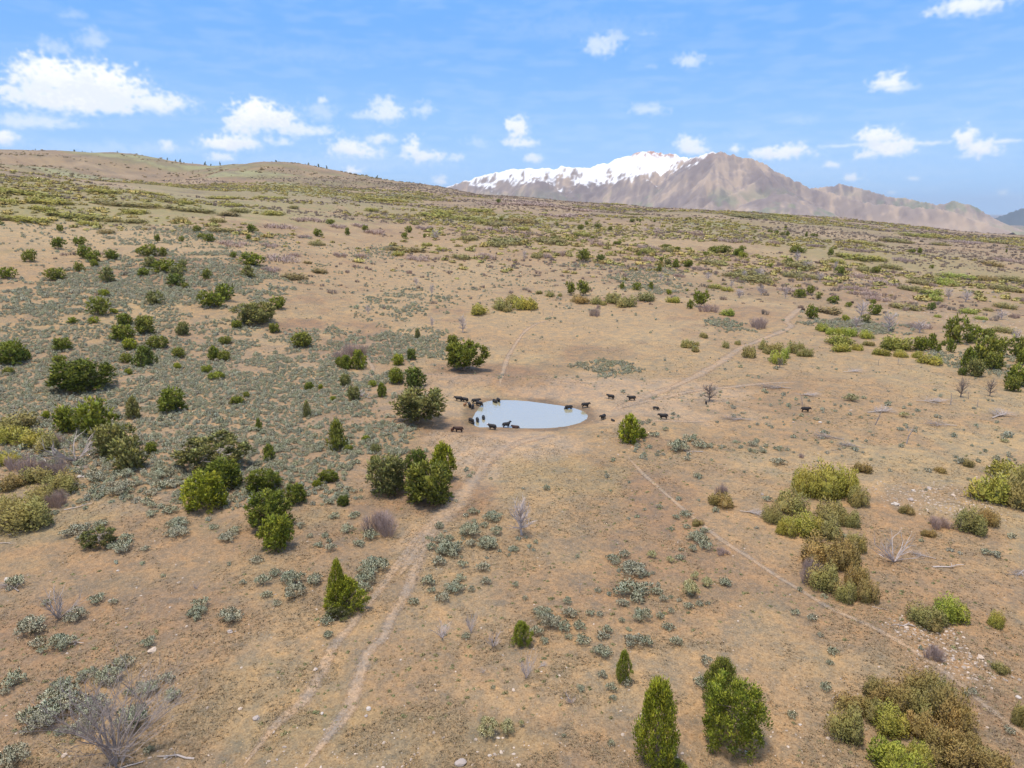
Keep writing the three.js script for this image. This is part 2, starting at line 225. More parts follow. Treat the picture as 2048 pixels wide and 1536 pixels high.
const DEADWOOD = rows(`236,1529,178,164,f 118,1238,51,58,b 21,1189,41,34,l 142,1291,51,21,g 258,1541,41,21,g 393,1178,12,15,b 352,1527,58,31,g 884,1276,32,38,b
942,1265,22,43,b 986,1294,26,46,b 1053,1356,31,50,b 1084,1337,19,15,l 1142,1406,19,22,b 966,1346,10,12,b 1159,1185,12,24,p 1684,1484,33,29,l
1672,1405,25,37,g 1805,1258,37,17,g 1759,1223,21,17,g 1043,1070,62,80,w 1419,802,42,38,t 1552,783,51,16,l 1614,796,37,15,l 1605,811,7,26,p
1750,850,7,33,p 1757,828,49,13,l 1475,848,47,22,l 1658,884,47,20,l 1705,901,40,20,l 1505,1032,42,18,l 1789,1124,51,58,b 1846,1120,35,18,l
1897,1142,51,22,g 1884,858,46,16,l 1996,840,51,24,l 1813,888,7,37,p 1921,794,26,35,t 1979,792,22,31,t 1901,810,5,24,p 1937,798,5,16,p 1954,814,5,16,p
1670,905,13,11,g 1859,808,42,13,l 1702,749,33,16,l 1389,907,33,7,g 2043,1157,33,26,l 1756,731,16,15,p 1559,735,18,22,t 1722,635,31,32,w
1777,663,36,39,w 1478,596,26,19,w 1522,590,22,19,w 1570,598,14,22,w 1931,604,26,21,w 1897,599,19,22,w 1671,541,11,19,w 1640,563,19,19,w
1615,537,26,17,w 1594,525,15,22,w 1488,555,15,15,w 1519,553,27,17,w 1416,559,19,15,w 1462,575,14,14,w 1712,655,26,23,w 1840,665,32,24,w
2002,639,26,17,w 2032,682,21,21,w 1796,728,4,14,p 871,480,21,22,w 833,570,14,16,w 864,589,13,22,w 926,665,23,37,w 864,654,14,21,w 736,627,14,18,w
1049,517,14,17,w 1322,560,13,14,w 1086,630,3,14,p 1104,632,3,18,p 153,923,71,57,b 161,941,25,16,l 157,1019,38,12,g 90,1053,22,14,g 36,1068,25,6,g
14,1091,25,11,g 724,800,48,17,l`);
const SAGES = rows(`63,1262,44,31 32,1171,27,21 150,1238,34,24 193,1204,27,17 227,1207,15,12 75,1291,24,15 120,1293,41,26 82,1305,15,10 26,1366,31,29 7,1387,15,17
21,1527,44,41 120,1423,73,44 121,1383,38,26 82,1452,44,31 56,1441,31,26 56,1465,21,14 173,1358,34,21 215,1363,41,38 253,1330,27,21 236,1327,17,15
294,1387,38,26 333,1363,27,19 343,1397,26,21 256,1388,17,21 186,1428,48,34 263,1448,51,48 164,1465,38,27 123,1467,21,15 296,1503,17,17 296,1291,24,21
400,1216,31,22 393,1230,34,19 460,1243,41,31 526,1168,27,22 583,1165,38,41 590,1195,41,31 550,1151,21,19 533,1194,21,14 629,1166,27,26 514,1125,24,14
244,1103,27,21 222,1096,17,10 653,1248,24,19 656,1274,17,14 91,1209,14,12 485,1168,14,12 629,1166,27,27 747,1141,55,27 732,1165,41,31 725,1185,31,24
656,1274,17,15 897,1107,44,24 877,1130,27,21 925,1134,21,24 967,1142,27,21 856,1168,27,24 863,1185,17,17 908,1185,38,24 920,1163,24,17 884,1202,31,21
943,1182,17,12 971,1168,21,17 979,1093,34,14 826,1206,24,9 932,1277,17,17 1085,1233,38,24 1099,1253,41,31 1073,1269,24,21 1130,1260,27,27
1140,1233,31,21 1160,1257,24,27 1090,1286,17,15 1167,1288,31,21 1138,1277,15,19 1205,1277,27,15 1214,1264,21,21 1205,1312,38,24 1205,1353,19,19
1224,1380,21,22 1254,1370,21,19 1162,1380,17,21 1227,1399,15,10 986,1376,10,15 1031,1173,15,15 1050,1199,12,15 1135,1207,19,17 1181,1231,17,15
1249,1115,22,19 1225,1122,27,15 1266,1149,55,27 1266,1192,68,34 1246,1212,24,17 1284,1240,38,27 1270,1291,41,24 1294,1288,24,27 1222,1489,14,15
1128,1472,9,12 1382,1190,19,17 1353,1289,23,19 1451,1171,19,14 1591,1229,17,12 1626,1241,19,14 1666,1308,19,14 1653,1380,21,17 1413,1328,23,21
1403,1372,25,21 1585,1434,17,17 1343,1225,14,14 1320,1235,17,21 1337,1258,25,14 2020,1465,17,12 1355,901,40,26 1402,895,29,15 1384,883,18,15
1506,892,18,11 1556,928,29,15 1309,873,22,11 1331,861,13,9 1373,1032,26,11 1408,1065,16,15 1395,1083,37,22 1413,1098,29,22 1386,1102,18,15
1450,1169,22,16 668,1037,20,14 706,1037,17,13 693,1064,25,25 741,1078,28,22 718,1092,22,15 601,1055,17,14 619,1075,13,13 651,1075,15,13 661,1100,22,25
637,1093,20,10 940,1072,42,31 942,1092,22,25 976,1094,42,25 898,1108,50,31 926,1072,17,14 987,1041,39,22 968,1055,17,14 993,1069,25,22 900,1080,17,14
948,1044,11,11 153,1069,44,22 202,1053,25,14 167,1080,27,14 246,1099,30,22 252,1081,25,16 224,1095,22,12 290,1101,16,11 355,1071,41,19 353,1053,38,19
342,1025,27,16 427,1058,19,11 468,1066,22,16 454,1079,33,14 302,1032,19,14 293,1008,19,16 235,988,36,25 186,986,18,16 191,960,30,22 249,954,27,19
254,976,27,19 323,954,38,22 301,990,25,14 323,976,30,16 345,973,30,16`);
const RABBIT = rows(`976,1469,38,36 1014,1466,27,29 1043,1452,10,14 1380,1179,25,22 1413,1171,17,19 1390,1158,17,17 1304,1115,19,17 1382,1191,31,31 1415,1172,20,18
1340,1124,16,13 1705,799,27,11 1808,833,16,11 2010,884,13,7`);
const ROCKS = rows(`1791,1012,12 1822,1003,11 1537,1004,9 1640,847,7 1587,846,5 1906,993,8 1826,983,7 1525,991,6 1702,822,5 1978,935,5 1859,979,9 1952,956,5 979,1513,7
920,1532,21 1037,1533,9 737,1421,10 732,1434,7 1027,1382,8 644,1429,5 649,1461,5 630,1342,8 996,1478,7 1067,1299,4 1028,1497,5 1492,1507,8 1364,1509,7
1962,1318,11 2036,1397,8 1906,1320,7 1813,1258,9 1600,1451,6 513,1440,12 480,1420,8 644,1429,7 632,1341,9 128,1514,9 332,1516,7 554,1521,5 304,1306,16
236,1143,5 460,1266,10 85,1406,9 15,1161,10 219,1204,7 373,1254,5 157,957,10 167,956,7 100,925,6`);

// ---------- naming ----------
const taken = new Map();
function numbered(name) { const n = taken.get(name) ?? 0; taken.set(name, n + 1); return n ? `${name}_${String(n).padStart(3, '0')}` : name; }
function structure(mesh, name) { mesh.name = name; mesh.userData.kind = 'structure'; mesh.castShadow = mesh.receiveShadow = true; scene.add(mesh); return mesh; }
function part(geometry, material, name, parent) { const m = new THREE.Mesh(geometry, material); m.name = name; m.castShadow = m.receiveShadow = true; parent.add(m); return m; }
const mat = (r, g, b, o = {}) => new THREE.MeshStandardMaterial({ color: new THREE.Color().setRGB(r, g, b), roughness: 0.95, vertexColors: true, side: THREE.DoubleSide, ...o });

// ---------- ground cover texture: straw, grit and crumbs of soil, 36 m to a tile ----------
function coverTextures() {
  const N = 2048, c = document.createElement('canvas'); c.width = c.height = N; const g = c.getContext('2d'), R = rng(5);
  const img = g.createImageData(N, N), P = 64;
  const per = (x, y, f) => { const ix = Math.floor(x), iy = Math.floor(y), u = step(0, 1, x - ix), v = step(0, 1, y - iy), w = (a) => ((a % f) + f) % f; return lerp(lerp(hash2(w(ix), w(iy) + f), hash2(w(ix + 1), w(iy) + f), u), lerp(hash2(w(ix), w(iy + 1) + f), hash2(w(ix + 1), w(iy + 1) + f), u), v) - 0.5; };
  for (let y = 0; y < N; y++) for (let x = 0; x < N; x++) {
    const a = per(x / N * 24, y / N * 24, 24), b = per(x / N * 80, y / N * 80, 80), d = per(x / N * 260, y / N * 260, 260), e = per(x / N * 700, y / N * 700, 700);
    const v = 0.70 + a * 0.08 + b * 0.10 + d * 0.13 + e * 0.10, o = (y * N + x) * 4, t = a * 0.05 + b * 0.04;
    img.data[o] = 255 * clamp(v + t); img.data[o + 1] = 255 * clamp(v); img.data[o + 2] = 255 * clamp(v - t * 1.4); img.data[o + 3] = 255;
  }
  g.putImageData(img, 0, 0); g.lineCap = 'round';
  const stroke = (n, len, wid, col) => { for (let i = 0; i < n; i++) { const x = R() * N, y = R() * N, a = R() * 6.283, l = len * (0.5 + R()); g.strokeStyle = col(R()); g.lineWidth = wid * (0.6 + R() * 0.8); for (const ox of [-N, 0, N]) for (const oy of [-N, 0, N]) { if (x + ox < -40 || x + ox > N + 40 || y + oy < -40 || y + oy > N + 40) continue; g.beginPath(); g.moveTo(x + ox, y + oy); g.lineTo(x + ox + Math.cos(a) * l, y + oy + Math.sin(a) * l); g.stroke(); } } };
  stroke(9000, 3, 5, (t) => `rgba(${118 + t * 30},${105 + t * 22},${74 + t * 22},0.4)`);
  stroke(26000, 9, 1.6, (t) => `rgba(${215 + t * 40},${200 + t * 40},${165 + t * 40},0.3)`);
  stroke(16000, 7, 2, (t) => `rgba(${105 + t * 40},${95 + t * 30},${80 + t * 25},0.3)`);
  stroke(2600, 1.5, 3.4, (t) => `rgba(250,242,${220 + t * 20},0.75)`);
  const map = new THREE.CanvasTexture(c); map.colorSpace = THREE.SRGBColorSpace; map.wrapS = map.wrapT = THREE.RepeatWrapping; map.magFilter = THREE.LinearFilter;
  const bump = new THREE.CanvasTexture(c); bump.wrapS = bump.wrapT = THREE.RepeatWrapping; bump.magFilter = THREE.LinearFilter;
  for (const t of [map, bump]) t.repeat.set(1 / 36, 1 / 36);
  return { map, bump };
}
const cover = coverTextures();
const groundMaterial = new THREE.MeshStandardMaterial({ color: 0xffffff, vertexColors: true, map: cover.map, bumpMap: cover.bump, bumpScale: 0.04, roughness: 1 });
const COVER_MEAN = 0.47;                                 // the tile's own mean reflectance, so that the colours below are those of the soil

// ground colours: pale tan flat, straw, darker red-brown, damp olive mud, greenish turf; patches as the photograph shows them
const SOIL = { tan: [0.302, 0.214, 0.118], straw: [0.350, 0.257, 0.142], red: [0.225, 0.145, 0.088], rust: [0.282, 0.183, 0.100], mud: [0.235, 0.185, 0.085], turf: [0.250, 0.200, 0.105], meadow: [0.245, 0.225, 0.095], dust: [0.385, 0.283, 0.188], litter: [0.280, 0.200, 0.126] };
const PATCHES = [
  [150, 372, 330, 22, 'meadow', 0.52], [480, 395, 260, 20, 'meadow', 0.65], [100, 425, 160, 22, 'meadow', 0.52], [520, 425, 200, 14, 'meadow', 0.48], [900, 430, 200, 16, 'meadow', 0.48], [1500, 440, 300, 12, 'meadow', 0.48], [1750, 500, 200, 30, 'meadow', 0.51],
  [960, 748, 120, 22, 'red', 0.8], [1070, 772, 130, 20, 'red', 0.75], [600, 652, 60, 20, 'red', 0.9], [700, 694, 80, 26, 'red', 0.7], [765, 716, 60, 24, 'red', 0.8], [905, 985, 110, 40, 'red', 0.8], [835, 1015, 140, 25, 'red', 0.6], [840, 850, 110, 20, 'red', 0.5], [1290, 885, 60, 14, 'red', 0.5], [930, 868, 110, 24, 'red', 0.45],  // several of these red-brown patches spread beneath the trees
  [560, 1080, 120, 40, 'red', 0.4], [250, 1090, 220, 40, 'rust', 0.5], [1750, 1120, 260, 120, 'rust', 0.7], [1550, 1000, 200, 60, 'rust', 0.4], [1650, 800, 300, 70, 'rust', 0.4], [1160, 640, 250, 40, 'straw', 0.5], [1250, 790, 230, 40, 'dust', 0.6], [1000, 890, 150, 30, 'dust', 0.6], [960, 935, 60, 40, 'dust', 0.5], [900, 780, 90, 40, 'dust', 0.4], [850, 1080, 60, 50, 'dust', 0.4], [960, 800, 60, 30, 'straw', 0.3], [955, 830, 24, 26, 'mud', 0.8],
  [90, 1010, 150, 60, 'turf', 0.8], [520, 1380, 170, 80, 'turf', 0.3], [1130, 950, 120, 40, 'turf', 0.45], [800, 1480, 300, 60, 'turf', 0.35], [1480, 1500, 300, 60, 'rust', 0.4], [200, 1300, 240, 120, 'red', 0.45], [180, 470, 300, 22, 'straw', 0.8], [930, 555, 300, 40, 'straw', 0.45], [1300, 470, 200, 20, 'straw', 0.6], [1500, 700, 260, 50, 'straw', 0.4], [1250, 1180, 260, 90, 'rust', 0.35],
  [340, 780, 380, 160, 'litter', 0.6], [600, 900, 200, 100, 'litter', 0.5], [1830, 600, 140, 40, 'red', 0.35], [820, 690, 100, 30, 'litter', 0.6], [1230, 1310, 150, 50, 'straw', 0.2], [1550, 330 + 700, 120, 70, 'straw', 0.3], [1130, 1380, 200, 60, 'straw', 0.35],
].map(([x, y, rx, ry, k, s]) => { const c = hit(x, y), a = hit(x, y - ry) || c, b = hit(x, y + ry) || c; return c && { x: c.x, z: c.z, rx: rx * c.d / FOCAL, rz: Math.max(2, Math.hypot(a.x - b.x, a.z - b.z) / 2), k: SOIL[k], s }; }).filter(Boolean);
function soil(x, z, out) {
  const r = Math.hypot(x, z), n1 = fbm(x / 26, z / 26, 4), n2 = fbm(x / 7 + 30, z / 7, 4), n3 = fbm(x / 90 + 9, z / 90, 4);
  let c = [...SOIL.tan]; const mix = (k, t) => { t = clamp(t); for (let i = 0; i < 3; i++) c[i] = lerp(c[i], k[i], t); };
  mix([0.242, 0.168, 0.098], step(150, 80, r) * 0.85); mix(SOIL.straw, step(-0.05, 0.45, n1 + n2 * 0.6) * lerp(1, 0.42, step(150, 80, r))); mix(SOIL.red, step(0.08, 0.55, -n1 + n2 * 0.7) * 0.7); mix(SOIL.turf, step(0.12, 0.5, n3 + n2 * 0.6) * 0.3); mix(SOIL.rust, step(0.05, 0.5, -n3 + n1 * 0.5) * 0.55);
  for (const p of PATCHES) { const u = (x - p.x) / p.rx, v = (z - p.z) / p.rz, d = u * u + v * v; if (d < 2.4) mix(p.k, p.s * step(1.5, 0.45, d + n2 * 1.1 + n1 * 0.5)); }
  if (r > 500) {                                         // brush-grown slopes: grey-mauve twigs, olive and fresh green grass
    const f = step(560, 1000, r), a = fbm(x / 130 + 4, z / 60, 5), b = fbm(x / 220 - 6, z / 110 + 8, 5);
    mix([0.235, 0.178, 0.120], f * (0.35 + 0.4 * step(-0.2, 0.3, a))); mix([0.205, 0.190, 0.088], f * 0.75 * step(0.0, 0.32, b + a * 0.3)); mix([0.30, 0.31, 0.16], f * 0.6 * step(0.26, 0.42, b)); mix([0.35, 0.262, 0.16], f * 0.7 * step(0.2, 0.4, -b + a * 0.5));
    mix([0.165, 0.130, 0.092], f * 0.55 * step(0.1, 0.35, fbm(x / 40, z / 26 + 50, 4)));
  }
  const d = Math.hypot(x - PC[0], z - PC[1]) < 50 ? pondDistance(x, z) : 99;
  if (d < 6) mix([0.165, 0.112, 0.068], step(2.6 + (x > PC[0] + 6 ? 2.2 : 0), 0.2, d + n2 * 3.4) * 0.85);
  for (let i = 0; i < 3; i++) out[i] = c[i] / COVER_MEAN;
}
{
  const az = [], rr = [0.01]; for (let a = -180; a < 180;) { az.push(a); a += Math.abs(a + 0.01) < 44 ? 0.25 : Math.abs(a) < 60 ? 0.8 : 6; } az.push(180);
  for (let r = 6; r < 40000;) { rr.push(r); r *= r < 30 ? 1.15 : r < 104 ? 1.012 : r < 178 ? 1.005 : r < 420 ? 1.013 : r < 3400 ? 1.016 : 1.15; } rr.push(40000);
  const P = new Float32Array(az.length * rr.length * 3), C = new Float32Array(P.length), U = new Float32Array(az.length * rr.length * 2), I = [], col = [0, 0, 0]; let k = 0;
  for (const r of rr) for (const a of az) {
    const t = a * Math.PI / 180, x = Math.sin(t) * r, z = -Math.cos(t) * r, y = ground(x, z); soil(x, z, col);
    P.set([x, y, z], k * 3); C.set(col, k * 3); U.set([x, z], k * 2); k++;
  }
  for (let i = 0; i < rr.length - 1; i++) for (let j = 0; j < az.length - 1; j++) { const a = i * az.length + j, b = a + az.length; I.push(a, a + 1, b, b, a + 1, b + 1); }
  const g = new THREE.BufferGeometry(); g.setAttribute('position', new THREE.BufferAttribute(P, 3)); g.setAttribute('color', new THREE.BufferAttribute(C, 3)); g.setAttribute('uv', new THREE.BufferAttribute(U, 2)); g.setIndex(I); g.computeVertexNormals();
  structure(new THREE.Mesh(g, groundMaterial), 'ground');
}

// ---------- worn tracks: bare dust pressed into the grass, ragged along both edges ----------
const trackAlpha = (() => {
  const W = 128, H = 1024, d = new Uint8Array(W * H * 4);
  for (let y = 0; y < H; y++) for (let x = 0; x < W; x++) { const u = Math.abs(x / (W - 1) - 0.5) * 2, t = y / H * Math.PI * 2, n = fbm(x / 16 + 3, 40 + Math.cos(t) * 16 + Math.sin(t) * 9, 4) + fbm(x / 7, 90 + Math.sin(t) * 34 - Math.cos(t) * 21, 3) * 0.8, v = 215 * step(1.0, 0.25, u + n * 0.24) * (x === 0 || x === W - 1 ? 0 : 1); d.set([v, v, v, 255], (y * W + x) * 4); }
  const t = new THREE.DataTexture(d, W, H); t.wrapS = THREE.ClampToEdgeWrapping; t.wrapT = THREE.RepeatWrapping; t.magFilter = THREE.LinearFilter; t.needsUpdate = true; return t;
})();
const TRACKS = [
  ['wheel_rut', 1.1, [[489, 1530], [554, 1448], [608, 1400], [642, 1346], [660, 1305], [697, 1257], [735, 1210], [770, 1165], [800, 1122], [832, 1078], [862, 1045]]],
  ['wheel_rut', 0.95, [[606, 1540], [651, 1479], [699, 1414], [716, 1359], [737, 1305], [764, 1277], [785, 1230], [805, 1200], [826, 1150], [850, 1095], [878, 1050], [915, 1005]]],
  ['dirt_track', 2.6, [[800, 1150], [838, 1090], [880, 1040], [925, 990], [950, 955], [968, 925], [1000, 902], [1050, 882], [1110, 870]]],
  ['dirt_track', 1.6, [[952, 955], [965, 935], [985, 912], [1012, 890], [1040, 878]]],
  ['cattle_trail', 0.62, [[1255, 912], [1300, 960], [1380, 1030], [1450, 1085], [1520, 1130], [1600, 1180], [1680, 1225], [1760, 1262], [1840, 1310], [1910, 1360], [1970, 1410], [2050, 1472], [2140, 1540]]],
  ['dirt_track', 2.4, [[1225, 822], [1262, 806], [1300, 790], [1345, 774], [1400, 748], [1440, 725], [1475, 700], [1530, 676], [1570, 660], [1582, 652], [1573, 643], [1584, 630], [1604, 614]]],
  ['cattle_trail', 1.4, [[1250, 815], [1330, 795], [1420, 778], [1520, 768], [1600, 764]]],
  ['cattle_trail', 1.0, [[1200, 850], [1260, 845], [1340, 842], [1430, 842]]],
  ['cattle_trail', 1.2, [[1100, 640], [1060, 655], [1030, 690], [1010, 730], [1000, 770]]],
  ['cattle_trail', 1.0, [[640, 690], [700, 700], [745, 735], [720, 770]]],
];
const trackMaterial = new THREE.MeshStandardMaterial({ color: new THREE.Color().setRGB(0.82, 0.61, 0.42), map: cover.map, alphaMap: trackAlpha, transparent: true, roughness: 1 });
TRACKS.forEach(([name, width, pts], ti) => {
  const w = pts.map(([x, y]) => hit(x, y)).filter(Boolean).map((p) => new THREE.Vector3(p.x, 0, p.z)), curve = new THREE.CatmullRomCurve3(w), L = curve.getLength(), n = Math.ceil(L / 0.5), cuts = 4;
  const P = [], U = [], A = [], I = [], s = new THREE.Vector3();
  for (let i = 0; i <= n; i++) {
    const t = i / n, p = curve.getPointAt(t), d = curve.getTangentAt(t); s.set(-d.z, 0, d.x);
    const wd = width * 1.75 * (1 + fbm(i * 0.05, ti * 9, 2) * 0.5) * Math.min(1, 0.15 + i / 12, 0.15 + (n - i) / 12);
    for (let k = 0; k <= cuts; k++) { const o = (k / cuts - 0.5) * wd, x = p.x + s.x * o, z = p.z + s.z * o; P.push(x, ground(x, z) + 0.035, z); U.push(x, z); A.push(k / cuts, t * L / 22 + ti * 0.31); }
    if (i) for (let k = 0; k < cuts; k++) { const a = (i - 1) * (cuts + 1) + k, b = a + cuts + 1; I.push(a, b, a + 1, a + 1, b, b + 1); }
  }
  const g = new THREE.BufferGeometry(); g.setAttribute('position', new THREE.Float32BufferAttribute(P, 3)); g.setAttribute('uv', new THREE.Float32BufferAttribute(U, 2)); g.setAttribute('uv1', new THREE.Float32BufferAttribute(A, 2)); g.setIndex(I); g.computeVertexNormals();
  structure(new THREE.Mesh(g, trackMaterial), numbered(name));
});
trackAlpha.channel = 1;

// ---------- pond ----------
{
  const g = new THREE.BufferGeometry(), P = [PC[0], WATER, PC[1]], U = [PC[0], PC[1]], I = [], n = POND.length * 6, curve = new THREE.CatmullRomCurve3(POND.map(([x, z]) => new THREE.Vector3(x, 0, z)), true);
  const rings = 6;
  for (let r = 1; r <= rings; r++) for (let i = 0; i < n; i++) { const p = curve.getPoint(i / n), k = r / rings * (r === rings ? 1.05 : 1), x = lerp(PC[0], p.x, k), z = lerp(PC[1], p.z, k); P.push(x, WATER, z); U.push(x, z); }
  for (let i = 0; i < n; i++) { I.push(0, 1 + (i + 1) % n, 1 + i); for (let r = 0; r < rings - 1; r++) { const a = 1 + r * n + i, b = 1 + r * n + (i + 1) % n; I.push(a, b, a + n, b, b + n, a + n); } }
  g.setAttribute('position', new THREE.Float32BufferAttribute(P, 3)); g.setAttribute('uv', new THREE.Float32BufferAttribute(U, 2)); g.setIndex(I); g.computeVertexNormals();
  if (g.attributes.normal.getY(0) < 0) { for (let i = 0; i < I.length; i += 3) { const t = I[i]; I[i] = I[i + 1]; I[i + 1] = t; } g.setIndex(I); g.computeVertexNormals(); }
  const N = 1024, S = 40, d = new Float32Array(N * N * 4), src = [[992, 812, 1], [1136, 820, 1], [967, 845, 0.6], [955, 848, 0.6], [962, 815, 0.8]].map(([x, y, a]) => { const s = sight(x, y), t = (WATER - EYE) / s[1]; return [s[0] * t, s[2] * t, a]; });
  for (let y = 0; y < N; y++) for (let x = 0; x < N; x++) {
    const wx = PC[0] + (x / N - 0.5) * S, wz = PC[1] + (y / N - 0.5) * S; let h = 0.5 + fbm(wx * 1.2, wz * 2.6, 3) * 0.22;
    for (const [sx, sz, a] of src) { const q = Math.hypot(wx - sx, wz - sz); h += 0.2 * a * Math.sin(q * 9) * Math.exp(-q / 4.5); }
    d.set([h, h, h, 1], (y * N + x) * 4);
  }
  const rip = new THREE.DataTexture(d, N, N, THREE.RGBAFormat, THREE.FloatType); rip.magFilter = THREE.LinearFilter; rip.repeat.set(1 / S, 1 / S); rip.offset.set(0.5 - PC[0] / S, 0.5 - PC[1] / S); rip.wrapS = rip.wrapT = THREE.RepeatWrapping; rip.needsUpdate = true;
  const water = new THREE.MeshPhysicalMaterial({ color: new THREE.Color().setRGB(0.43, 0.395, 0.255), roughness: 0.06, ior: 2.1, clearcoat: 1, clearcoatRoughness: 0.05, bumpMap: rip, bumpScale: 0.06 });
  structure(new THREE.Mesh(g, water), 'pond_water');
}

// ---------- mountains ----------
// crest lines as seen, with how far off they stand; spurs run down from them towards the valley
function mountain(name, x0, x1, z0, z1, cell, crests, base, spurSeed, tint) {
  const R = rng(spurSeed), segs = [];
  const at = ([px, py, d]) => { const s = sight(px, py), k = d / Math.hypot(s[0], s[2]); return [s[0] * k, EYE + s[1] * k, s[2] * k]; };
  const line = (pts, slope) => { for (let i = 1; i < pts.length; i++) segs.push([...pts[i - 1], ...pts[i], slope]); };
  const spur = (p, dir, len, drop, depth) => {
    const n = 5, pts = [[...p]]; let a = dir, q = [...p];
    for (let i = 1; i <= n; i++) { a += (R() - 0.5) * 0.5; const f = i / n; q = [q[0] + Math.sin(a) * len / n, p[1] - drop * Math.pow(f, 0.85), q[2] + Math.cos(a) * len / n]; pts.push(q); if (depth && i < n) for (const s of [-1, 1]) if (R() < 0.75) spur(q, a + s * (0.55 + R() * 0.4), len * (0.28 + R() * 0.2), Math.min(q[1] - base, drop * (0.34 + R() * 0.14)), depth - 1); }
    line(pts, 0.82);
  };
  for (const { pts, spurs = 1, slope = 0.85, gap = 330 } of crests) {
    const w = pts.map(at); line(w, slope);
    if (spurs) for (let i = 1; i < w.length; i++) { const L = Math.hypot(w[i][0] - w[i - 1][0], w[i][2] - w[i - 1][2]), n = Math.max(1, Math.round(L / gap)); for (let k = 0; k < n; k++) { const t = (k + 0.2 + R() * 0.6) / n, p = w[i].map((v, c) => lerp(w[i - 1][c], v, t)); p[1] -= 8; const rise = Math.max(80, p[1] - base); spur(p, (R() - 0.5) * 0.9 + 0.12, rise * (1.5 + R() * 0.7) * spurs, rise * 0.97, rise > 250 ? 1 : 0); if (R() < 0.4) spur(p, Math.PI + (R() - 0.5), rise * 1.5, rise * 0.9, 0); } }
  }
  const nx = Math.round((x1 - x0) / cell), nz = Math.round((z1 - z0) / cell), H = new Float32Array((nx + 1) * (nz + 1)).fill(base - 60), B = 24;
  for (const s of segs) {                                 // each ridge raises the land either side of it
    const top = Math.max(s[1], s[4]), reach = Math.max(0, (top - base + 60)) / s[6] + 200;
    const i0 = Math.max(0, Math.floor((Math.min(s[0], s[3]) - reach - x0) / cell)), i1 = Math.min(nx, Math.ceil((Math.max(s[0], s[3]) + reach - x0) / cell)), j0 = Math.max(0, Math.floor((Math.min(s[2], s[5]) - reach - z0) / cell)), j1 = Math.min(nz, Math.ceil((Math.max(s[2], s[5]) + reach - z0) / cell));
    const ex = s[3] - s[0], ez = s[5] - s[2], ee = ex * ex + ez * ez + 1e-6;
    for (let j = j0; j <= j1; j++) for (let i = i0; i <= i1; i++) {
      const x = x0 + i * cell, z = z0 + j * cell, t = clamp(((x - s[0]) * ex + (z - s[2]) * ez) / ee), d = Math.hypot(x - s[0] - ex * t, z - s[2] - ez * t), h = lerp(s[1], s[4], t) - s[6] * d, o = j * (nx + 1) + i;
      if (h > H[o]) H[o] = h;
    }
  }
  const P = new Float32Array(H.length * 3), C = new Float32Array(H.length * 3), I = [];
  for (let j = 0; j <= nz; j++) for (let i = 0; i <= nx; i++) {
    const o = j * (nx + 1) + i, x = x0 + i * cell, z = z0 + j * cell; let h = H[o]; const k = step(base, base + 300, h);
    h += (fbm(x / 300, z / 300, 5) * 38 + (0.25 - Math.abs(fbm(x / 140 + 9, z / 140, 5))) * 66) * (0.15 + 0.85 * k) * (h > base - 55 ? 1 : 0);
    P.set([x, h, z], o * 3);
  }
  for (let j = 0; j < nz; j++) for (let i = 0; i < nx; i++) { const a = j * (nx + 1) + i, b = a + nx + 1; if (Math.max(H[a], H[a + 1], H[b], H[b + 1]) > base - 55) I.push(a, b, a + 1, a + 1, b, b + 1); }
  const g = new THREE.BufferGeometry(); g.setAttribute('position', new THREE.BufferAttribute(P, 3)); g.setIndex(I); g.computeVertexNormals();
  const nrm = g.attributes.normal, c = [0, 0, 0];
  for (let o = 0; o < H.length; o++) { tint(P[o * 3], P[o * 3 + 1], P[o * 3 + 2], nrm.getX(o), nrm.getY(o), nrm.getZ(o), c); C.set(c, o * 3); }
  g.setAttribute('color', new THREE.BufferAttribute(C, 3));
  return structure(new THREE.Mesh(g, new THREE.MeshStandardMaterial({ vertexColors: true, roughness: 1 })), name);
}
const D1 = 11600, D2 = 10200, D3 = 12800;
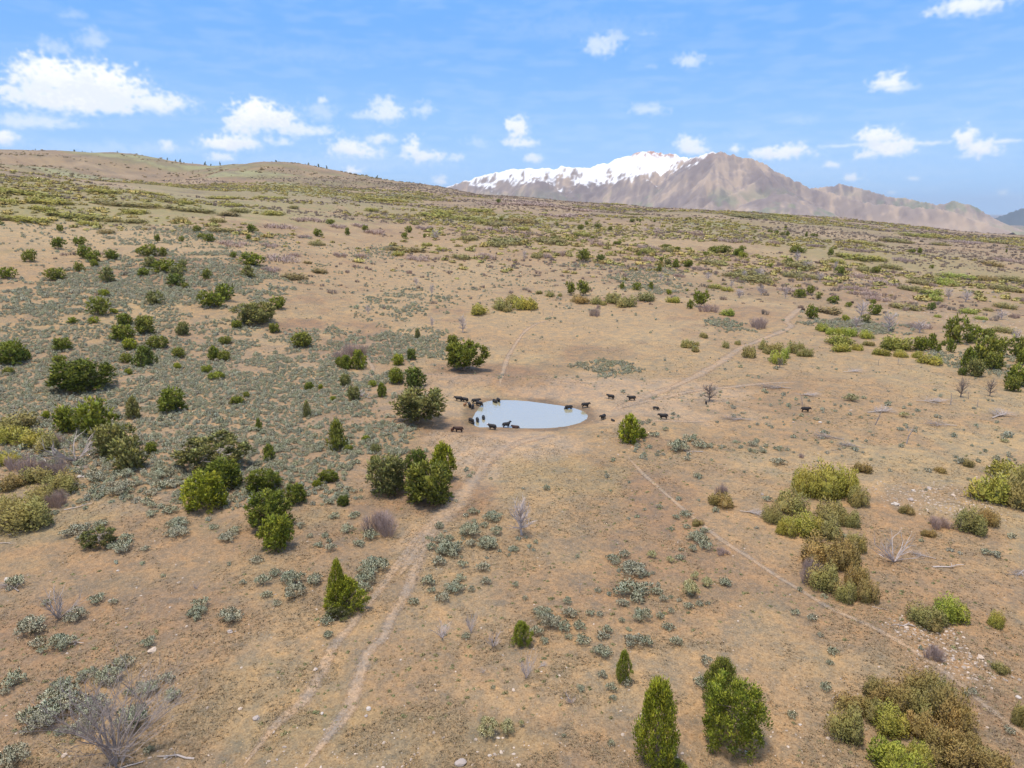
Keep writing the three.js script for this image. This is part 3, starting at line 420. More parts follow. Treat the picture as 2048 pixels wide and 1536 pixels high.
mountain('mountain_range', -3200, 10500, -14500, -7600, 24, [
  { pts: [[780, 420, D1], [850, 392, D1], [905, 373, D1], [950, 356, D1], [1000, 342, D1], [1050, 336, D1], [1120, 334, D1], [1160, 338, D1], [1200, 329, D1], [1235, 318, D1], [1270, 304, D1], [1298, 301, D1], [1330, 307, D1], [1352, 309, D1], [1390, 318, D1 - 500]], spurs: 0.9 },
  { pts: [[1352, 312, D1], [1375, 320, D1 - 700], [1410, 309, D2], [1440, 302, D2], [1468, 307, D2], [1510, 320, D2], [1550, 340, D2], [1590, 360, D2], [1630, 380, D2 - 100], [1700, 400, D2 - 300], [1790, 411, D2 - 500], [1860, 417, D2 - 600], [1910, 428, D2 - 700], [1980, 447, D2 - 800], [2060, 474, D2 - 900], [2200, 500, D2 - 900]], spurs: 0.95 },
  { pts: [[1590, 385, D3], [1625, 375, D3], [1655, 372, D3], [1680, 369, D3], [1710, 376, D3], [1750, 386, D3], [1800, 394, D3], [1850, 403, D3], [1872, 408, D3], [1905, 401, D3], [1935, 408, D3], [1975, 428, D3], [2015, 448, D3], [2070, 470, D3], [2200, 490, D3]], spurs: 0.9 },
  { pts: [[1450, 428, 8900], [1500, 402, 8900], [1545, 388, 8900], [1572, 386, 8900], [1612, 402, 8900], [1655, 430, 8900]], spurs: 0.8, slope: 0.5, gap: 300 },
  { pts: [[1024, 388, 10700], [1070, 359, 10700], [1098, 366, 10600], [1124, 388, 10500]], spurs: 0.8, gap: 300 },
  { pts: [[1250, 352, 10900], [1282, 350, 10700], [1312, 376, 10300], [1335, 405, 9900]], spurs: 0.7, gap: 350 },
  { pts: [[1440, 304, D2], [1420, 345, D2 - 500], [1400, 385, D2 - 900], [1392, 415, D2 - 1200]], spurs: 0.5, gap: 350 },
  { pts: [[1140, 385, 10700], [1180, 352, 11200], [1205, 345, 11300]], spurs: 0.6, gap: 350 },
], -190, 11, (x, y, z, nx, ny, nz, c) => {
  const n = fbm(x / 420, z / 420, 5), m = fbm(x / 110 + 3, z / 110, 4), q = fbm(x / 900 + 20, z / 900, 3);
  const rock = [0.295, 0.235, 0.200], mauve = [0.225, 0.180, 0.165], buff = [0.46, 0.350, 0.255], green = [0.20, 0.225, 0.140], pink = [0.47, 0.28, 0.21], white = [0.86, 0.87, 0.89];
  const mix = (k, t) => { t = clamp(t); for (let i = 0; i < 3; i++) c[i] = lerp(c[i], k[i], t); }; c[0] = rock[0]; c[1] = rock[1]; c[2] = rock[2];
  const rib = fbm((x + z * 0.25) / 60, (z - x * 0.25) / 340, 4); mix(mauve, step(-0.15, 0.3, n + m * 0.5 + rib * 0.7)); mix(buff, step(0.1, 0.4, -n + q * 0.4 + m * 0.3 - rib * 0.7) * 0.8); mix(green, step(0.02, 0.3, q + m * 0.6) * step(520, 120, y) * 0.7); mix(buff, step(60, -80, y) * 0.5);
  const high = x > 1500 && x < 3800 ? 1 : 0; mix(pink, high * step(740, 800, y + n * 60) * step(0.82, 0.7, ny) * (z < -11000 ? 1 : 0.3));
  const west = step(3400, 2200, x + (z + 11000) * 0.3), line = lerp(900, 545, west) + (z > -10900 ? 110 : 0) + (x > 5600 ? -330 : 0);
  const snow = step(-40, 60, y - line + n * 170 + m * 190 + fbm((x + z * 0.3) / 34, z / 120, 4) * 170 + (ny - 0.76) * 420 - (x > 2900 && x < 5400 && z > -10900 ? 900 : 0));
  mix(white, snow); mix(pink, (x > 1650 && x < 3500 && z < -10700 ? 1 : 0) * step(880, 950, y + n * 120) * step(-0.02, 0.1, m * 0.6 + fbm(x / 70, y / 36, 3) * 0.7));
});
mountain('far_mountain', 11500, 21000, -20500, -13500, 60, [{ pts: [[1960, 452, 21000], [2000, 431, 21000], [2048, 415, 21000], [2100, 402, 21000], [2200, 392, 21000], [2300, 400, 21000]], spurs: 0.8, gap: 1200 }], -250, 5, (x, y, z, nx, ny, nz, c) => { const n = fbm(x / 500, z / 500, 4); c[0] = 0.085 + n * 0.03; c[1] = 0.105 + n * 0.03; c[2] = 0.115 + n * 0.02; });  // dark conifer slopes, with a blue cast in the colour standing in for haze

// ---------- plant geometry ----------
class Mesher {
  constructor() { this.p = []; this.n = []; this.c = []; }
  tri(a, b, c, n, k) {
    const ux = b[0] - a[0], uy = b[1] - a[1], uz = b[2] - a[2], vx = c[0] - a[0], vy = c[1] - a[1], vz = c[2] - a[2];
    if ((uy * vz - uz * vy) * n[0] + (uz * vx - ux * vz) * n[1] + (ux * vy - uy * vx) * n[2] < 0) { const t = b; b = c; c = t; }
    this.p.push(...a, ...b, ...c); for (let i = 0; i < 3; i++) { this.n.push(...n); this.c.push(...k); }
  }
  blade(p, d, side, len, wid, n, k) { this.tri([p[0] - side[0] * wid, p[1] - side[1] * wid, p[2] - side[2] * wid], [p[0] + side[0] * wid, p[1] + side[1] * wid, p[2] + side[2] * wid], [p[0] + d[0] * len, p[1] + d[1] * len, p[2] + d[2] * len], n, k); }
  leaf(p, d, side, len, wid, n, k) { const m = [p[0] + d[0] * len * 0.5, p[1] + d[1] * len * 0.5, p[2] + d[2] * len * 0.5], t = [p[0] + d[0] * len, p[1] + d[1] * len, p[2] + d[2] * len], a = m.map((v, i) => v - side[i] * wid), b = m.map((v, i) => v + side[i] * wid); this.tri(p, b, a, n, k); this.tri(a, b, t, n, k); }
  rod(a, b, ra, rb, k, sides = 3) {                     // a tapered twig
    const d = unit([b[0] - a[0], b[1] - a[1], b[2] - a[2]]), u = unit(cross(d, Math.abs(d[1]) > 0.9 ? [1, 0, 0] : [0, 1, 0])), v = cross(d, u);
    const ring = (c, r, i) => { const t = i / sides * 6.2832, x = Math.cos(t), y = Math.sin(t); return c.map((q, j) => q + (u[j] * x + v[j] * y) * r); };
    for (let i = 0; i < sides; i++) { const a0 = ring(a, ra, i), a1 = ring(a, ra, i + 1), b0 = ring(b, rb, i), b1 = ring(b, rb, i + 1), t = (i + 0.5) / sides * 6.2832, n = u.map((q, j) => q * Math.cos(t) + v[j] * Math.sin(t)); this.tri(a0, a1, b1, n, k); if (rb > 0.0005) this.tri(a0, b1, b0, n, k); }
  }
  blob(c, r, k, R, detail = 1) {                        // a lumpy inner mass of the same leaves, so that a crown is not hollow
    const g = new THREE.IcosahedronGeometry(1, detail), q = g.attributes.position, off = [R() * 9, R() * 9]; const at = (i) => { const x = q.getX(i), y = q.getY(i), z = q.getZ(i), s = 1 + 0.35 * noise(x * 2 + off[0] + z, y * 2 + off[1]); return [c[0] + x * r[0] * s, c[1] + y * r[1] * s, c[2] + z * r[2] * s]; };
    for (let i = 0; i < q.count; i += 3) { const t = [at(i), at(i + 1), at(i + 2)], n = unit([0, 1, 2].map((j) => (t[0][j] + t[1][j] + t[2][j]) / 3 - c[j])); this.tri(...t, n, k); }
  }
  geometry() { const g = new THREE.BufferGeometry(); g.setAttribute('position', new THREE.Float32BufferAttribute(this.p, 3)); g.setAttribute('normal', new THREE.Float32BufferAttribute(this.n, 3)); g.setAttribute('color', new THREE.Float32BufferAttribute(this.c, 3)); return g; }
}
const unit = (v) => { const l = Math.hypot(...v) || 1; return v.map((x) => x / l); }, cross = (a, b) => [a[1] * b[2] - a[2] * b[1], a[2] * b[0] - a[0] * b[2], a[0] * b[1] - a[1] * b[0]];
const ball = (R) => { for (;;) { const v = [R() * 2 - 1, R() * 2 - 1, R() * 2 - 1], l = Math.hypot(...v); if (l < 1 && l > 0.05) return v.map((x) => x / l); } };

// a juniper crown one metre wide and one high: limb-end lobes set with upright sprays of scale leaves
function juniperCrown(seed, shape, tufts, size, lobes) {
  const R = rng(seed), m = new Mesher(), L = [], lean = [(R() - 0.5) * 0.12, (R() - 0.5) * 0.12];
  const prof = { round: (t) => 0.5 * Math.pow(Math.max(0, 1 - ((t - 0.40) / 0.62) ** 2), 0.5), cone: (t) => 0.54 * (t < 0.33 ? 0.66 + 0.34 * step(-0.1, 0.33, t) : Math.pow(Math.max(0, 1 - Math.pow((t - 0.33) / 0.68, 1.5)), 0.8)), tree: (t) => 0.5 * Math.pow(Math.max(0, 1 - ((t - 0.55) / 0.47) ** 2), 0.42), sparse: (t) => 0.5 * Math.pow(Math.max(0, 1 - ((t - 0.45) / 0.6) ** 2), 0.5) }[shape];
  const lo = shape === 'tree' ? 0.17 : shape === 'sparse' ? 0.12 : 0.06, hi = shape === 'cone' ? 0.93 : 0.88;
  const bite = rng(seed + 3), off = [bite() * 9, bite() * 9];
  for (let i = 0; i < lobes; i++) {
    const t = lo + (hi - lo) * (i + R() * 0.9) / lobes, a = i * 2.39996 + (R() - 0.5) * 0.9, rim = prof(t) * (1 + 0.38 * noise(Math.cos(a) * 1.4 + off[0], Math.sin(a) * 1.4 + t * 2.2 + off[1])), s = (shape === 'sparse' ? 0.09 : tufts > 5000 ? 0.085 : tufts > 2500 ? 0.092 : tufts > 900 ? 0.105 : 0.13) * (0.7 + R() * 0.65) * (shape === 'cone' ? lerp(1.05, 0.72, t) : 1), rad = Math.max(0, rim - s * 0.8) * (R() < 0.25 ? 0.5 + R() * 0.3 : 0.9 + R() * 0.16);
    L.push({ c: [Math.cos(a) * rad + lean[0] * t, t, Math.sin(a) * rad + lean[1] * t], r: [s, s * (shape === 'cone' ? 1.35 : 1.1), s], a });
  }
  if (shape !== 'sparse' && tufts < 5000) { m.blob([lean[0] * 0.4, shape === 'tree' ? 0.6 : 0.42, lean[1] * 0.4], shape === 'cone' ? [0.17, 0.34, 0.17] : shape === 'tree' ? [0.24, 0.2, 0.24] : [0.23, 0.28, 0.23], [0.8, 0.8, 0.8], R, 0); }
  for (const l of L) {
    const tone = 0.92 + R() * 0.2, warm = (R() - 0.5) * 0.14;
    if ((shape !== 'sparse' || R() < 0.4) && tufts < 3000) m.blob(l.c, [l.r[0] * 0.42, l.r[1] * 0.5, l.r[2] * 0.42], [tone * (1 + warm), tone, tone], R, 0);
    const n = Math.round(tufts / lobes * (0.7 + R() * 0.6));
    for (let i = 0; i < n; i++) {
      const v = ball(R); if (v[1] < -0.55 && R() < 0.6) { i--; continue; }
      const e = (tufts > 3000 ? 0.15 : 0.5) + R() * (tufts > 3000 ? 1.1 : 0.75), p = l.c.map((q, j) => q + v[j] * l.r[j] * e); if (p[1] < 0.01) p[1] = 0.01 + R() * 0.03;
      const out = unit([v[0] + Math.cos(l.a) * 0.35, v[1] + 0.75, v[2] + Math.sin(l.a) * 0.35]), k = tone * (0.66 + R() * 0.68), col = [k * (1 + warm + (R() - 0.5) * 0.14), k, k * (0.8 + R() * 0.4)], nn = unit([v[0] + (R() - 0.5) * 0.7, v[1] + 0.25 + (R() - 0.5) * 0.5, v[2] + (R() - 0.5) * 0.7]), s = size * (0.6 + R() * 0.8);
      for (let b = 0; b < (tufts > 5000 ? 2 : 3); b++) { const d = unit([out[0] + (R() - 0.5) * 0.9, out[1] + (R() - 0.5) * 0.6, out[2] + (R() - 0.5) * 0.9]), side = unit(cross(d, ball(R))); m.blade(p, d, side, s * 1.5, s * 0.42, nn, col); }
    }
  }
  return m.geometry();
}
function juniperTrunk(seed, shape) {
  const R = rng(seed + 900), m = new Mesher(), k = [1, 1, 1], top = shape === 'tree' ? 0.5 : 0.55; let p = [0, -0.03, 0], r = 0.045;
  for (let i = 1; i <= 4; i++) { const q = [p[0] + (R() - 0.5) * 0.06, top * i / 4, p[2] + (R() - 0.5) * 0.06]; m.rod(p, q, r, r * 0.78, k, 6); if (i > 1 || shape !== 'round') for (let b = 0; b < (shape === 'sparse' ? 5 : 3); b++) { const a = R() * 6.283, l = 0.2 + R() * 0.22, e = [q[0] + Math.cos(a) * l, q[1] + 0.06 + R() * 0.16, q[2] + Math.sin(a) * l]; m.rod(q, e, r * 0.5, r * 0.16, k, 4); if (shape === 'sparse') for (let f = 0; f < 4; f++) { const g = a + (R() - 0.5) * 1.6; m.rod(e, [e[0] + Math.cos(g) * 0.14, e[1] + R() * 0.14 - 0.03, e[2] + Math.sin(g) * 0.14], r * 0.16, 0.002, k, 3); } } p = q; r *= 0.78; }
  return m.geometry();
}
// a bush one metre wide and one high: several stools of fine stems, leafing out at their ends
function bushLeaves(seed, leaves, size, mounds, k0 = 1) {
  const R = rng(seed), m = new Mesher(), M = moundsOf(seed, mounds);
  for (const q of M) {
    if (k0) m.blob([q.x, q.h * 0.3, q.z], [q.r * k0, q.h * 0.3, q.r * k0], [0.9, 0.9, 0.9], R, 0);
    const n = Math.round(leaves / M.length * (0.6 + R() * 0.8)), tone = 0.88 + R() * 0.24, warm = (R() - 0.5) * 0.2;
    for (let i = 0; i < n; i++) {
      const v = ball(R); v[1] = Math.abs(v[1]); const e = 1 - Math.pow(R(), 2.2) * 0.65, f = 1 + 0.3 * noise(v[0] * 3 + q.x * 20, v[2] * 3 + v[1] * 3 + q.z * 20), p = [q.x + v[0] * q.r * e * f, 0.04 + v[1] * q.h * e * f * 0.95, q.z + v[2] * q.r * e * f];
      const d = unit([v[0] * 0.7 + (R() - 0.5), 0.6 + R() * 0.7, v[2] * 0.7 + (R() - 0.5)]), s = size * (0.6 + R() * 0.8), k = tone * (0.84 + R() * 0.34);
      m.blade(p, d, unit(cross(d, ball(R))), s * 1.35, s * 0.38, unit([v[0] + (R() - 0.5) * 0.8, v[1] + 0.3 + (R() - 0.5) * 0.5, v[2] + (R() - 0.5) * 0.8]), [k * (1 + warm), k, k * 0.95]);
    }
  }
  return m.geometry();
}
function moundsOf(seed, n) { const R = rng(seed + 77), M = []; for (let i = 0; i < n; i++) { const a = i * 2.4 + R(), d = n > 1 ? Math.sqrt((i + 0.3) / n) * 0.34 : 0, r = n > 1 ? (0.16 + R() * 0.09) * Math.sqrt(5 / Math.max(4, n)) + 0.03 : 0.47; M.push({ x: Math.cos(a) * d, z: Math.sin(a) * d, r, h: 0.62 + R() * 0.36 }); } return M; }
function bushStems(seed, stems, thick, mounds, twigs = 1) {
  const R = rng(seed + 5), m = new Mesher(), M = moundsOf(seed, mounds);
  for (const q of M) for (let i = 0; i < stems / M.length; i++) {
    const a = R() * 6.283, e = Math.sqrt(R()) * 0.95, p = [q.x + Math.cos(a) * e * q.r * 0.4, -0.02, q.z + Math.sin(a) * e * q.r * 0.4], t = [q.x + Math.cos(a) * e * q.r, q.h * (0.95 - e * e * 0.45) * (0.8 + R() * 0.25), q.z + Math.sin(a) * e * q.r], k = 0.75 + R() * 0.5, mid = p.map((v, j) => lerp(v, t[j], 0.55) + (R() - 0.5) * 0.05);
    m.rod(p, mid, thick, thick * 0.7, [k, k, k]); m.rod(mid, t, thick * 0.7, thick * 0.15, [k, k, k]);
    for (let b = 0; b < twigs; b++) { const s = mid.map((v, j) => lerp(v, t[j], R() * 0.8)), g = a + (R() - 0.5) * 2.4; m.rod(s, [s[0] + Math.cos(g) * q.r * (0.2 + R() * 0.3), s[1] + q.h * (0.12 + R() * 0.16), s[2] + Math.sin(g) * q.r * (0.2 + R() * 0.3)], thick * 0.45, thick * 0.1, [k * 1.08, k * 1.05, k * 1.05]); }
  }
  return m.geometry();
}
// sagebrush: low mound of silvery tufts on a twisted base
function sageBush(seed, tufts, size, detail) {
  const R = rng(seed), m = new Mesher(), n = detail ? 13 : 6;
  for (let i = 0; i < n; i++) {
    const a = i * 2.4 + R() * 1.2, d = i ? 0.36 * Math.sqrt(i / n) + R() * 0.06 : 0, r = (detail ? 0.13 : 0.16) + R() * 0.06, c = [Math.cos(a) * d, 0.44 + (R() - 0.5) * 0.2 - d * 0.55, Math.sin(a) * d], tone = 0.88 + R() * 0.26, w = (R() - 0.5) * 0.16;
    if (!detail) m.blob([c[0], c[1] * 0.5, c[2]], [r * 0.55, c[1] * 0.45, r * 0.55], [tone, tone, tone], R, 0);
    for (let j = 0; j < tufts / n; j++) {
      const v = ball(R); v[1] = v[1] < -0.2 ? -v[1] : v[1]; const p = c.map((q, e) => q + v[e] * r * (e === 1 ? 1.3 : 1) * (0.2 + R() * 0.95)); p[1] = Math.max(0.02, p[1]);
      const o = unit([v[0] * 0.8, v[1] + 0.8, v[2] * 0.8]), k = tone * (0.86 + R() * 0.3), nn = unit([v[0] + (R() - 0.5) * 0.5, v[1] + 0.5, v[2] + (R() - 0.5) * 0.5]), s = size * (0.7 + R() * 0.6);
      for (let b = 0; b < 2; b++) { const dd = unit([o[0] + (R() - 0.5) * 0.8, o[1], o[2] + (R() - 0.5) * 0.8]); m.blade(p, dd, unit(cross(dd, ball(R))), s * 1.7, s * 0.38, nn, [k * (1 + w), k, k * (1 - w * 0.5)]); }
    }
  }
  if (detail) for (let i = 0; i < 10; i++) { const a = R() * 6.283, e = 0.2 + R() * 0.25; m.rod([0, 0, 0], [Math.cos(a) * e, 0.2 + R() * 0.3, Math.sin(a) * e], 0.02, 0.008, [1.0, 0.82, 0.72]); }
  return m.geometry();
}
// dead wood, one metre wide and one high
function deadWood(seed, form) {
  const R = rng(seed), m = new Mesher(), tone = () => { const k = 0.75 + R() * 0.5; return [k, k, k]; };
  const grow = (p, d, len, r, depth) => {
    const n = 3; let q = p, dir = d; const k = tone();
    for (let i = 0; i < n; i++) { dir = unit([dir[0] + (R() - 0.5) * 0.5, dir[1] + (R() - 0.5) * 0.3, dir[2] + (R() - 0.5) * 0.5]); const e = q.map((v, j) => v + dir[j] * len / n), r1 = r * (1 - (i + 1) / n * 0.55); m.rod(q, e, r * (1 - i / n * 0.55), depth ? r1 : i === n - 1 ? 0.001 : r1, k, depth > 1 ? 5 : 3); if (depth) for (let b = 0; b < 2; b++) { const f = unit([dir[0] + (R() - 0.5) * 1.7, dir[1] + (R() - 0.35) * 0.9, dir[2] + (R() - 0.5) * 1.7]); grow(e, f, len * (0.42 + R() * 0.25), r * 0.42, depth - 1); } q = e; }
  };
  if (form === 'bush') for (let i = 0; i < 11; i++) { const a = R() * 6.283, e = 0.3 + R() * 0.9; grow([0, 0, 0], unit([Math.cos(a) * e, 0.55 + R() * 0.7, Math.sin(a) * e]), 0.5 + R() * 0.35, 0.022, 1); }
  if (form === 'tree' || form === 'tree_small') { const dp = form === 'tree' ? 2 : 1; let p = [0, -0.02, 0]; for (let i = 1; i <= 3; i++) { const q = [p[0] + (R() - 0.5) * 0.05, 0.17 * i, p[2] + (R() - 0.5) * 0.05]; m.rod(p, q, 0.05 - i * 0.008, 0.042 - i * 0.008, tone(), 6); if (i > 0) for (let b = 0; b < 5; b++) { const a = b * 1.256 + R(); grow(q, unit([Math.cos(a), 0.35 + i * 0.25, Math.sin(a)]), 0.38, 0.02, dp); if (dp === 1) grow(q, unit([Math.cos(a + 0.6), 0.7 + R() * 0.6, Math.sin(a + 0.6)]), 0.36, 0.012, 1); } p = q; } grow(p, [0, 1, 0], 0.4, 0.025, dp); }
  if (form === 'fan') for (let i = 0; i < 24; i++) { const a = i * 2.4 + R(), e = 0.12 + 0.8 * (i / 24), b = [Math.cos(a) * 0.03, i < 4 ? 0 : 0.06 + R() * 0.16, Math.sin(a) * 0.03]; grow(b, unit([Math.cos(a) * e, 0.95 - e * 0.45, Math.sin(a) * e]), 0.62 - e * 0.16, i < 4 ? 0.011 : 0.0065, 2); }
  if (form === 'snag') { grow([0, -0.02, 0], [0.03, 1, 0], 0.98, 0.035, 0); for (let b = 0; b < 5; b++) { const a = R() * 6.283; grow([0.02, 0.25 + R() * 0.6, 0], unit([Math.cos(a), 0.4, Math.sin(a)]), 0.2, 0.012, 0); } }
  if (form === 'fallen') { let p = [-0.5, 0.12, 0]; const e = [0.35, 0.22, 0.1]; m.rod(p, e, 0.026, 0.012, tone(), 5); for (let i = 0; i < 24; i++) { const t = 0.2 + R() * 0.65, q = p.map((v, j) => lerp(v, e[j], t)); grow(q, unit([0.7 + R() * 0.4, (R() - 0.2) * 0.9, (R() - 0.5) * 2]), 0.34 + R() * 0.2, 0.009, 1); } }
  if (form === 'log') { let p = [-0.5, 0.06, -0.05]; for (let i = 0; i < 4; i++) { const q = [-0.5 + (i + 1) * 0.25, 0.06 + R() * 0.1, (R() - 0.5) * 0.14]; m.rod(p, q, 0.035 - i * 0.006, 0.03 - i * 0.006, tone(), 6); p = q; } grow([0, 0.08, 0], unit([0.6, 0.5, 0.6]), 0.22, 0.014, 0); grow([0.1, 0.08, 0], unit([0.7, 0.2, -0.7]), 0.25, 0.014, 0); }
  return m.geometry();
}

// ---------- materials of plants and wood (one white material each, tinted by kind) ----------
const leaf = (r, g, b) => new THREE.MeshPhysicalMaterial({ color: new THREE.Color().setRGB(r, g, b), roughness: 1, transmission: 0.3, thickness: 0, specularIntensity: 0.25, vertexColors: true, side: THREE.DoubleSide });
const M = {
  juniper: [leaf(0.250, 0.285, 0.042), leaf(0.220, 0.262, 0.042), leaf(0.265, 0.285, 0.056)], bright: [leaf(0.345, 0.380, 0.042), leaf(0.320, 0.365, 0.050)], olive: [leaf(0.295, 0.295, 0.100), leaf(0.275, 0.285, 0.105)], dark: [leaf(0.180, 0.225, 0.048)],
  bark: mat(0.30, 0.22, 0.17), deadGrey: mat(0.38, 0.33, 0.30), deadPale: mat(0.50, 0.44, 0.42), deadMid: mat(0.27, 0.23, 0.21), deadDark: mat(0.22, 0.18, 0.16),
  leafY: [leaf(0.420, 0.395, 0.085), leaf(0.390, 0.375, 0.085)], leafO: [leaf(0.360, 0.320, 0.120), leaf(0.335, 0.305, 0.120)], leafB: [leaf(0.380, 0.285, 0.110), leaf(0.350, 0.275, 0.112)], leafF: [leaf(0.360, 0.405, 0.072)],
  stem: mat(0.29, 0.225, 0.185), bareTwig: [mat(0.39, 0.30, 0.262), mat(0.37, 0.29, 0.26), mat(0.40, 0.298, 0.252)], sage: [mat(0.355, 0.37, 0.272), mat(0.33, 0.355, 0.266), mat(0.365, 0.365, 0.282)], rabbit: mat(0.46, 0.44, 0.25),
};

// ---------- labels: what it looks like, where it stands, and its place in that row ----------
const ORD = ['', 'first', 'second', 'third', 'fourth', 'fifth', 'sixth', 'seventh', 'eighth', 'ninth', 'tenth', 'eleventh', 'twelfth', 'thirteenth', 'fourteenth', 'fifteenth', 'sixteenth', 'seventeenth', 'eighteenth', 'nineteenth', 'twentieth'];
const ordinal = (n) => ORD[n];
const pending = [];
function whereabouts(x, y) {
  if (y > 1330) return x < 480 ? 'in the bottom left corner' : x < 1180 ? 'at the bottom edge by the wheel ruts' : x < 1600 ? 'at the bottom edge right of centre' : 'in the bottom right corner';
  if (y > 1080) return x < 480 ? 'on the bare slope at lower left' : x < 830 ? 'left of the wheel ruts' : x < 1200 ? 'between the ruts and the thin trail' : x < 1480 ? 'close left of the thin trail' : 'right of the thin trail';
  if (y > 900) return x < 260 ? 'at the left edge below the sagebrush' : x < 720 ? 'on the near side of the sagebrush flat' : x < 1250 ? 'just in front of the pond' : x < 1560 ? 'between the pond and the oak brush' : 'on the stony ground at right';
  if (y > 740) return x < 260 ? 'in the near left sagebrush' : x < 520 ? 'in the middle of the sagebrush flat' : x < 760 ? 'in the sagebrush towards the pond' : x < 1260 ? 'beside the pond' : x < 1640 ? 'on the bare flat right of the pond' : 'by the right edge past the pond';
  if (y > 620) return x < 260 ? 'in the left sagebrush flat' : x < 560 ? 'in the far half of the sagebrush' : x < 800 ? 'along the red gully' : x < 1260 ? 'on the bare ground behind the pond' : x < 1720 ? 'along the track behind the pond' : 'in the grove at the right edge';
  if (y > 520) return x < 300 ? 'at the back left of the sagebrush' : x < 640 ? 'at the back of the sagebrush' : x < 1000 ? 'on the sandy flat up the valley' : x < 1400 ? 'on the flat beyond the pond' : x < 1720 ? 'in the draw at right' : 'on the rocky rise at right';
  if (y > 450) return x < 300 ? 'on the sandy slope at far left' : x < 640 ? 'at the foot of the left hill' : x < 1000 ? 'on the middle slope up the valley' : x < 1400 ? 'below the far ridge near centre' : x < 1720 ? 'on the far slope at right' : 'high on the far right slope';
  return x < 360 ? 'on the green hillside at far left' : x < 700 ? 'on the green hillside left of centre' : x < 1200 ? 'near the skyline at centre' : x < 1650 ? 'near the skyline below the mountain' : 'near the skyline at far right';
}
function describe(o, look, kind, category, px, py, group) { o.userData.category = category; if (group) o.userData.group = group; pending.push({ o, look, kind, px, py }); }
function settleLabels() {
  const sets = new Map();
  for (const p of pending) { const k = `${p.look} ${p.kind} ${whereabouts(p.px, p.py)}`; if (!sets.has(k)) sets.set(k, []); sets.get(k).push(p); }
  for (const [k, list] of sets) {
    list.sort((a, b) => b.py - a.py); const n = Math.ceil(list.length / 14), per = Math.ceil(list.length / n);
    for (let r = 0; r < n; r++) { const row = list.slice(r * per, (r + 1) * per).sort((a, b) => a.px - b.px); row.forEach((p, i) => { p.o.userData.label = k + (row.length === 1 ? '' : `, ${i === 0 ? 'leftmost' : i === row.length - 1 ? 'rightmost' : ordinal(i + 1) + ' from left'}`) + (n === 1 ? '' : r === 0 ? ', front row' : r === n - 1 ? ', back row' : `, ${ordinal(r + 1)} row back`); }); }
  }
}

// size and foot of a thing from its outline: centre line, bottom, width and height of the outline in the photograph
function fit(px, py, w, h, onBase = false, minRatio = 0.45) {
  let lift = 0, g = null, W = 1, T = 1;
  for (let k = 0; k < 4; k++) {
    g = onBase ? hit(px, py) : hit(px, py - h / 2, lift); if (!g) return null;
    const m = g.d / FOCAL, s = Math.sin(Math.max(0.02, g.dep)), c = Math.cos(g.dep); W = w * m; T = Math.sqrt(Math.max(0, (h * m) ** 2 - (W * s * 0.9) ** 2)) / c; T = Math.max(T, W * minRatio); lift = T * 0.5;
  }
  return { ...g, W, T };
}

// ---------- junipers ----------
{
  const close = {}, near = {}, mid = {}, far = {};
  for (const s of ['round', 'cone', 'tree', 'sparse']) {
    const make = (n, ...a) => Array.from({ length: n }, (_, i) => ({ crown: juniperCrown(31 + i * 17 + s.length * 101 + a[0], s, ...a), trunk: juniperTrunk(31 + i, s) }));
    close[s] = make(s === 'round' || s === 'cone' ? 3 : 1, 11500, 0.022, 150); near[s] = make(s === 'round' || s === 'cone' ? 4 : 2, 3600, 0.038, s === 'sparse' ? 60 : 84); mid[s] = make(s === 'round' ? 5 : 3, 900, 0.062, 44); far[s] = make(s === 'sparse' ? 1 : 3, 380, 0.082, 24);
  }
  const R = rng(404);
  for (const [px, py, w, h, code] of JUNIPERS) {
    const shape = { r: 'round', c: 'cone', t: 'tree', s: 'sparse' }[code[0]], tint = { o: 'olive', b: 'bright', d: 'dark' }[code[1]] || (shape === 'sparse' ? 'olive' : 'juniper');
    const f = fit(px, py, w, h, shape === 'tree', shape === 'cone' ? 0.9 : 0.62); if (!f) continue;
    const pool = (f.d < 84 ? close : f.d < 125 || w > 60 ? near : f.d < 250 ? mid : far)[shape], v = pool[Math.floor(R() * pool.length)], tone = M[tint][Math.floor(R() * M[tint].length)];
    const o = new THREE.Group(); o.name = numbered('juniper_tree'); scene.add(o);
    part(v.trunk, shape === 'sparse' ? M.deadGrey : M.bark, 'trunk', o); part(v.crown, tone, 'crown', o);
    o.position.set(f.x, f.y - 0.03, f.z); const k = (pool.length && (pool === near[shape] || pool === close[shape]) ? 1.07 : 1) * { sparse: 0.92, cone: 0.88, round: 0.93, tree: 0.93 }[shape] * (px > 1830 && py < 790 ? 0.86 : 1); o.scale.set(f.W * k, f.T * (shape === 'tree' ? 0.95 : 0.87), f.W * k); o.rotation.y = R() * 6.283;
    const big = f.T > 6.2 ? 'tall ' : f.T < 2.6 ? 'small ' : '', form = { round: f.W > f.T * 1.15 ? 'spreading' : 'rounded', cone: 'pointed', tree: 'bare-trunked', sparse: 'thin half-dead' }[shape], hue = { olive: 'olive', bright: 'bright green', dark: 'dark green', juniper: 'green' }[tint];
    describe(o, `${big}${form} ${hue}`, 'juniper', 'juniper', px, py, 'junipers scattered over the range');
  }
}

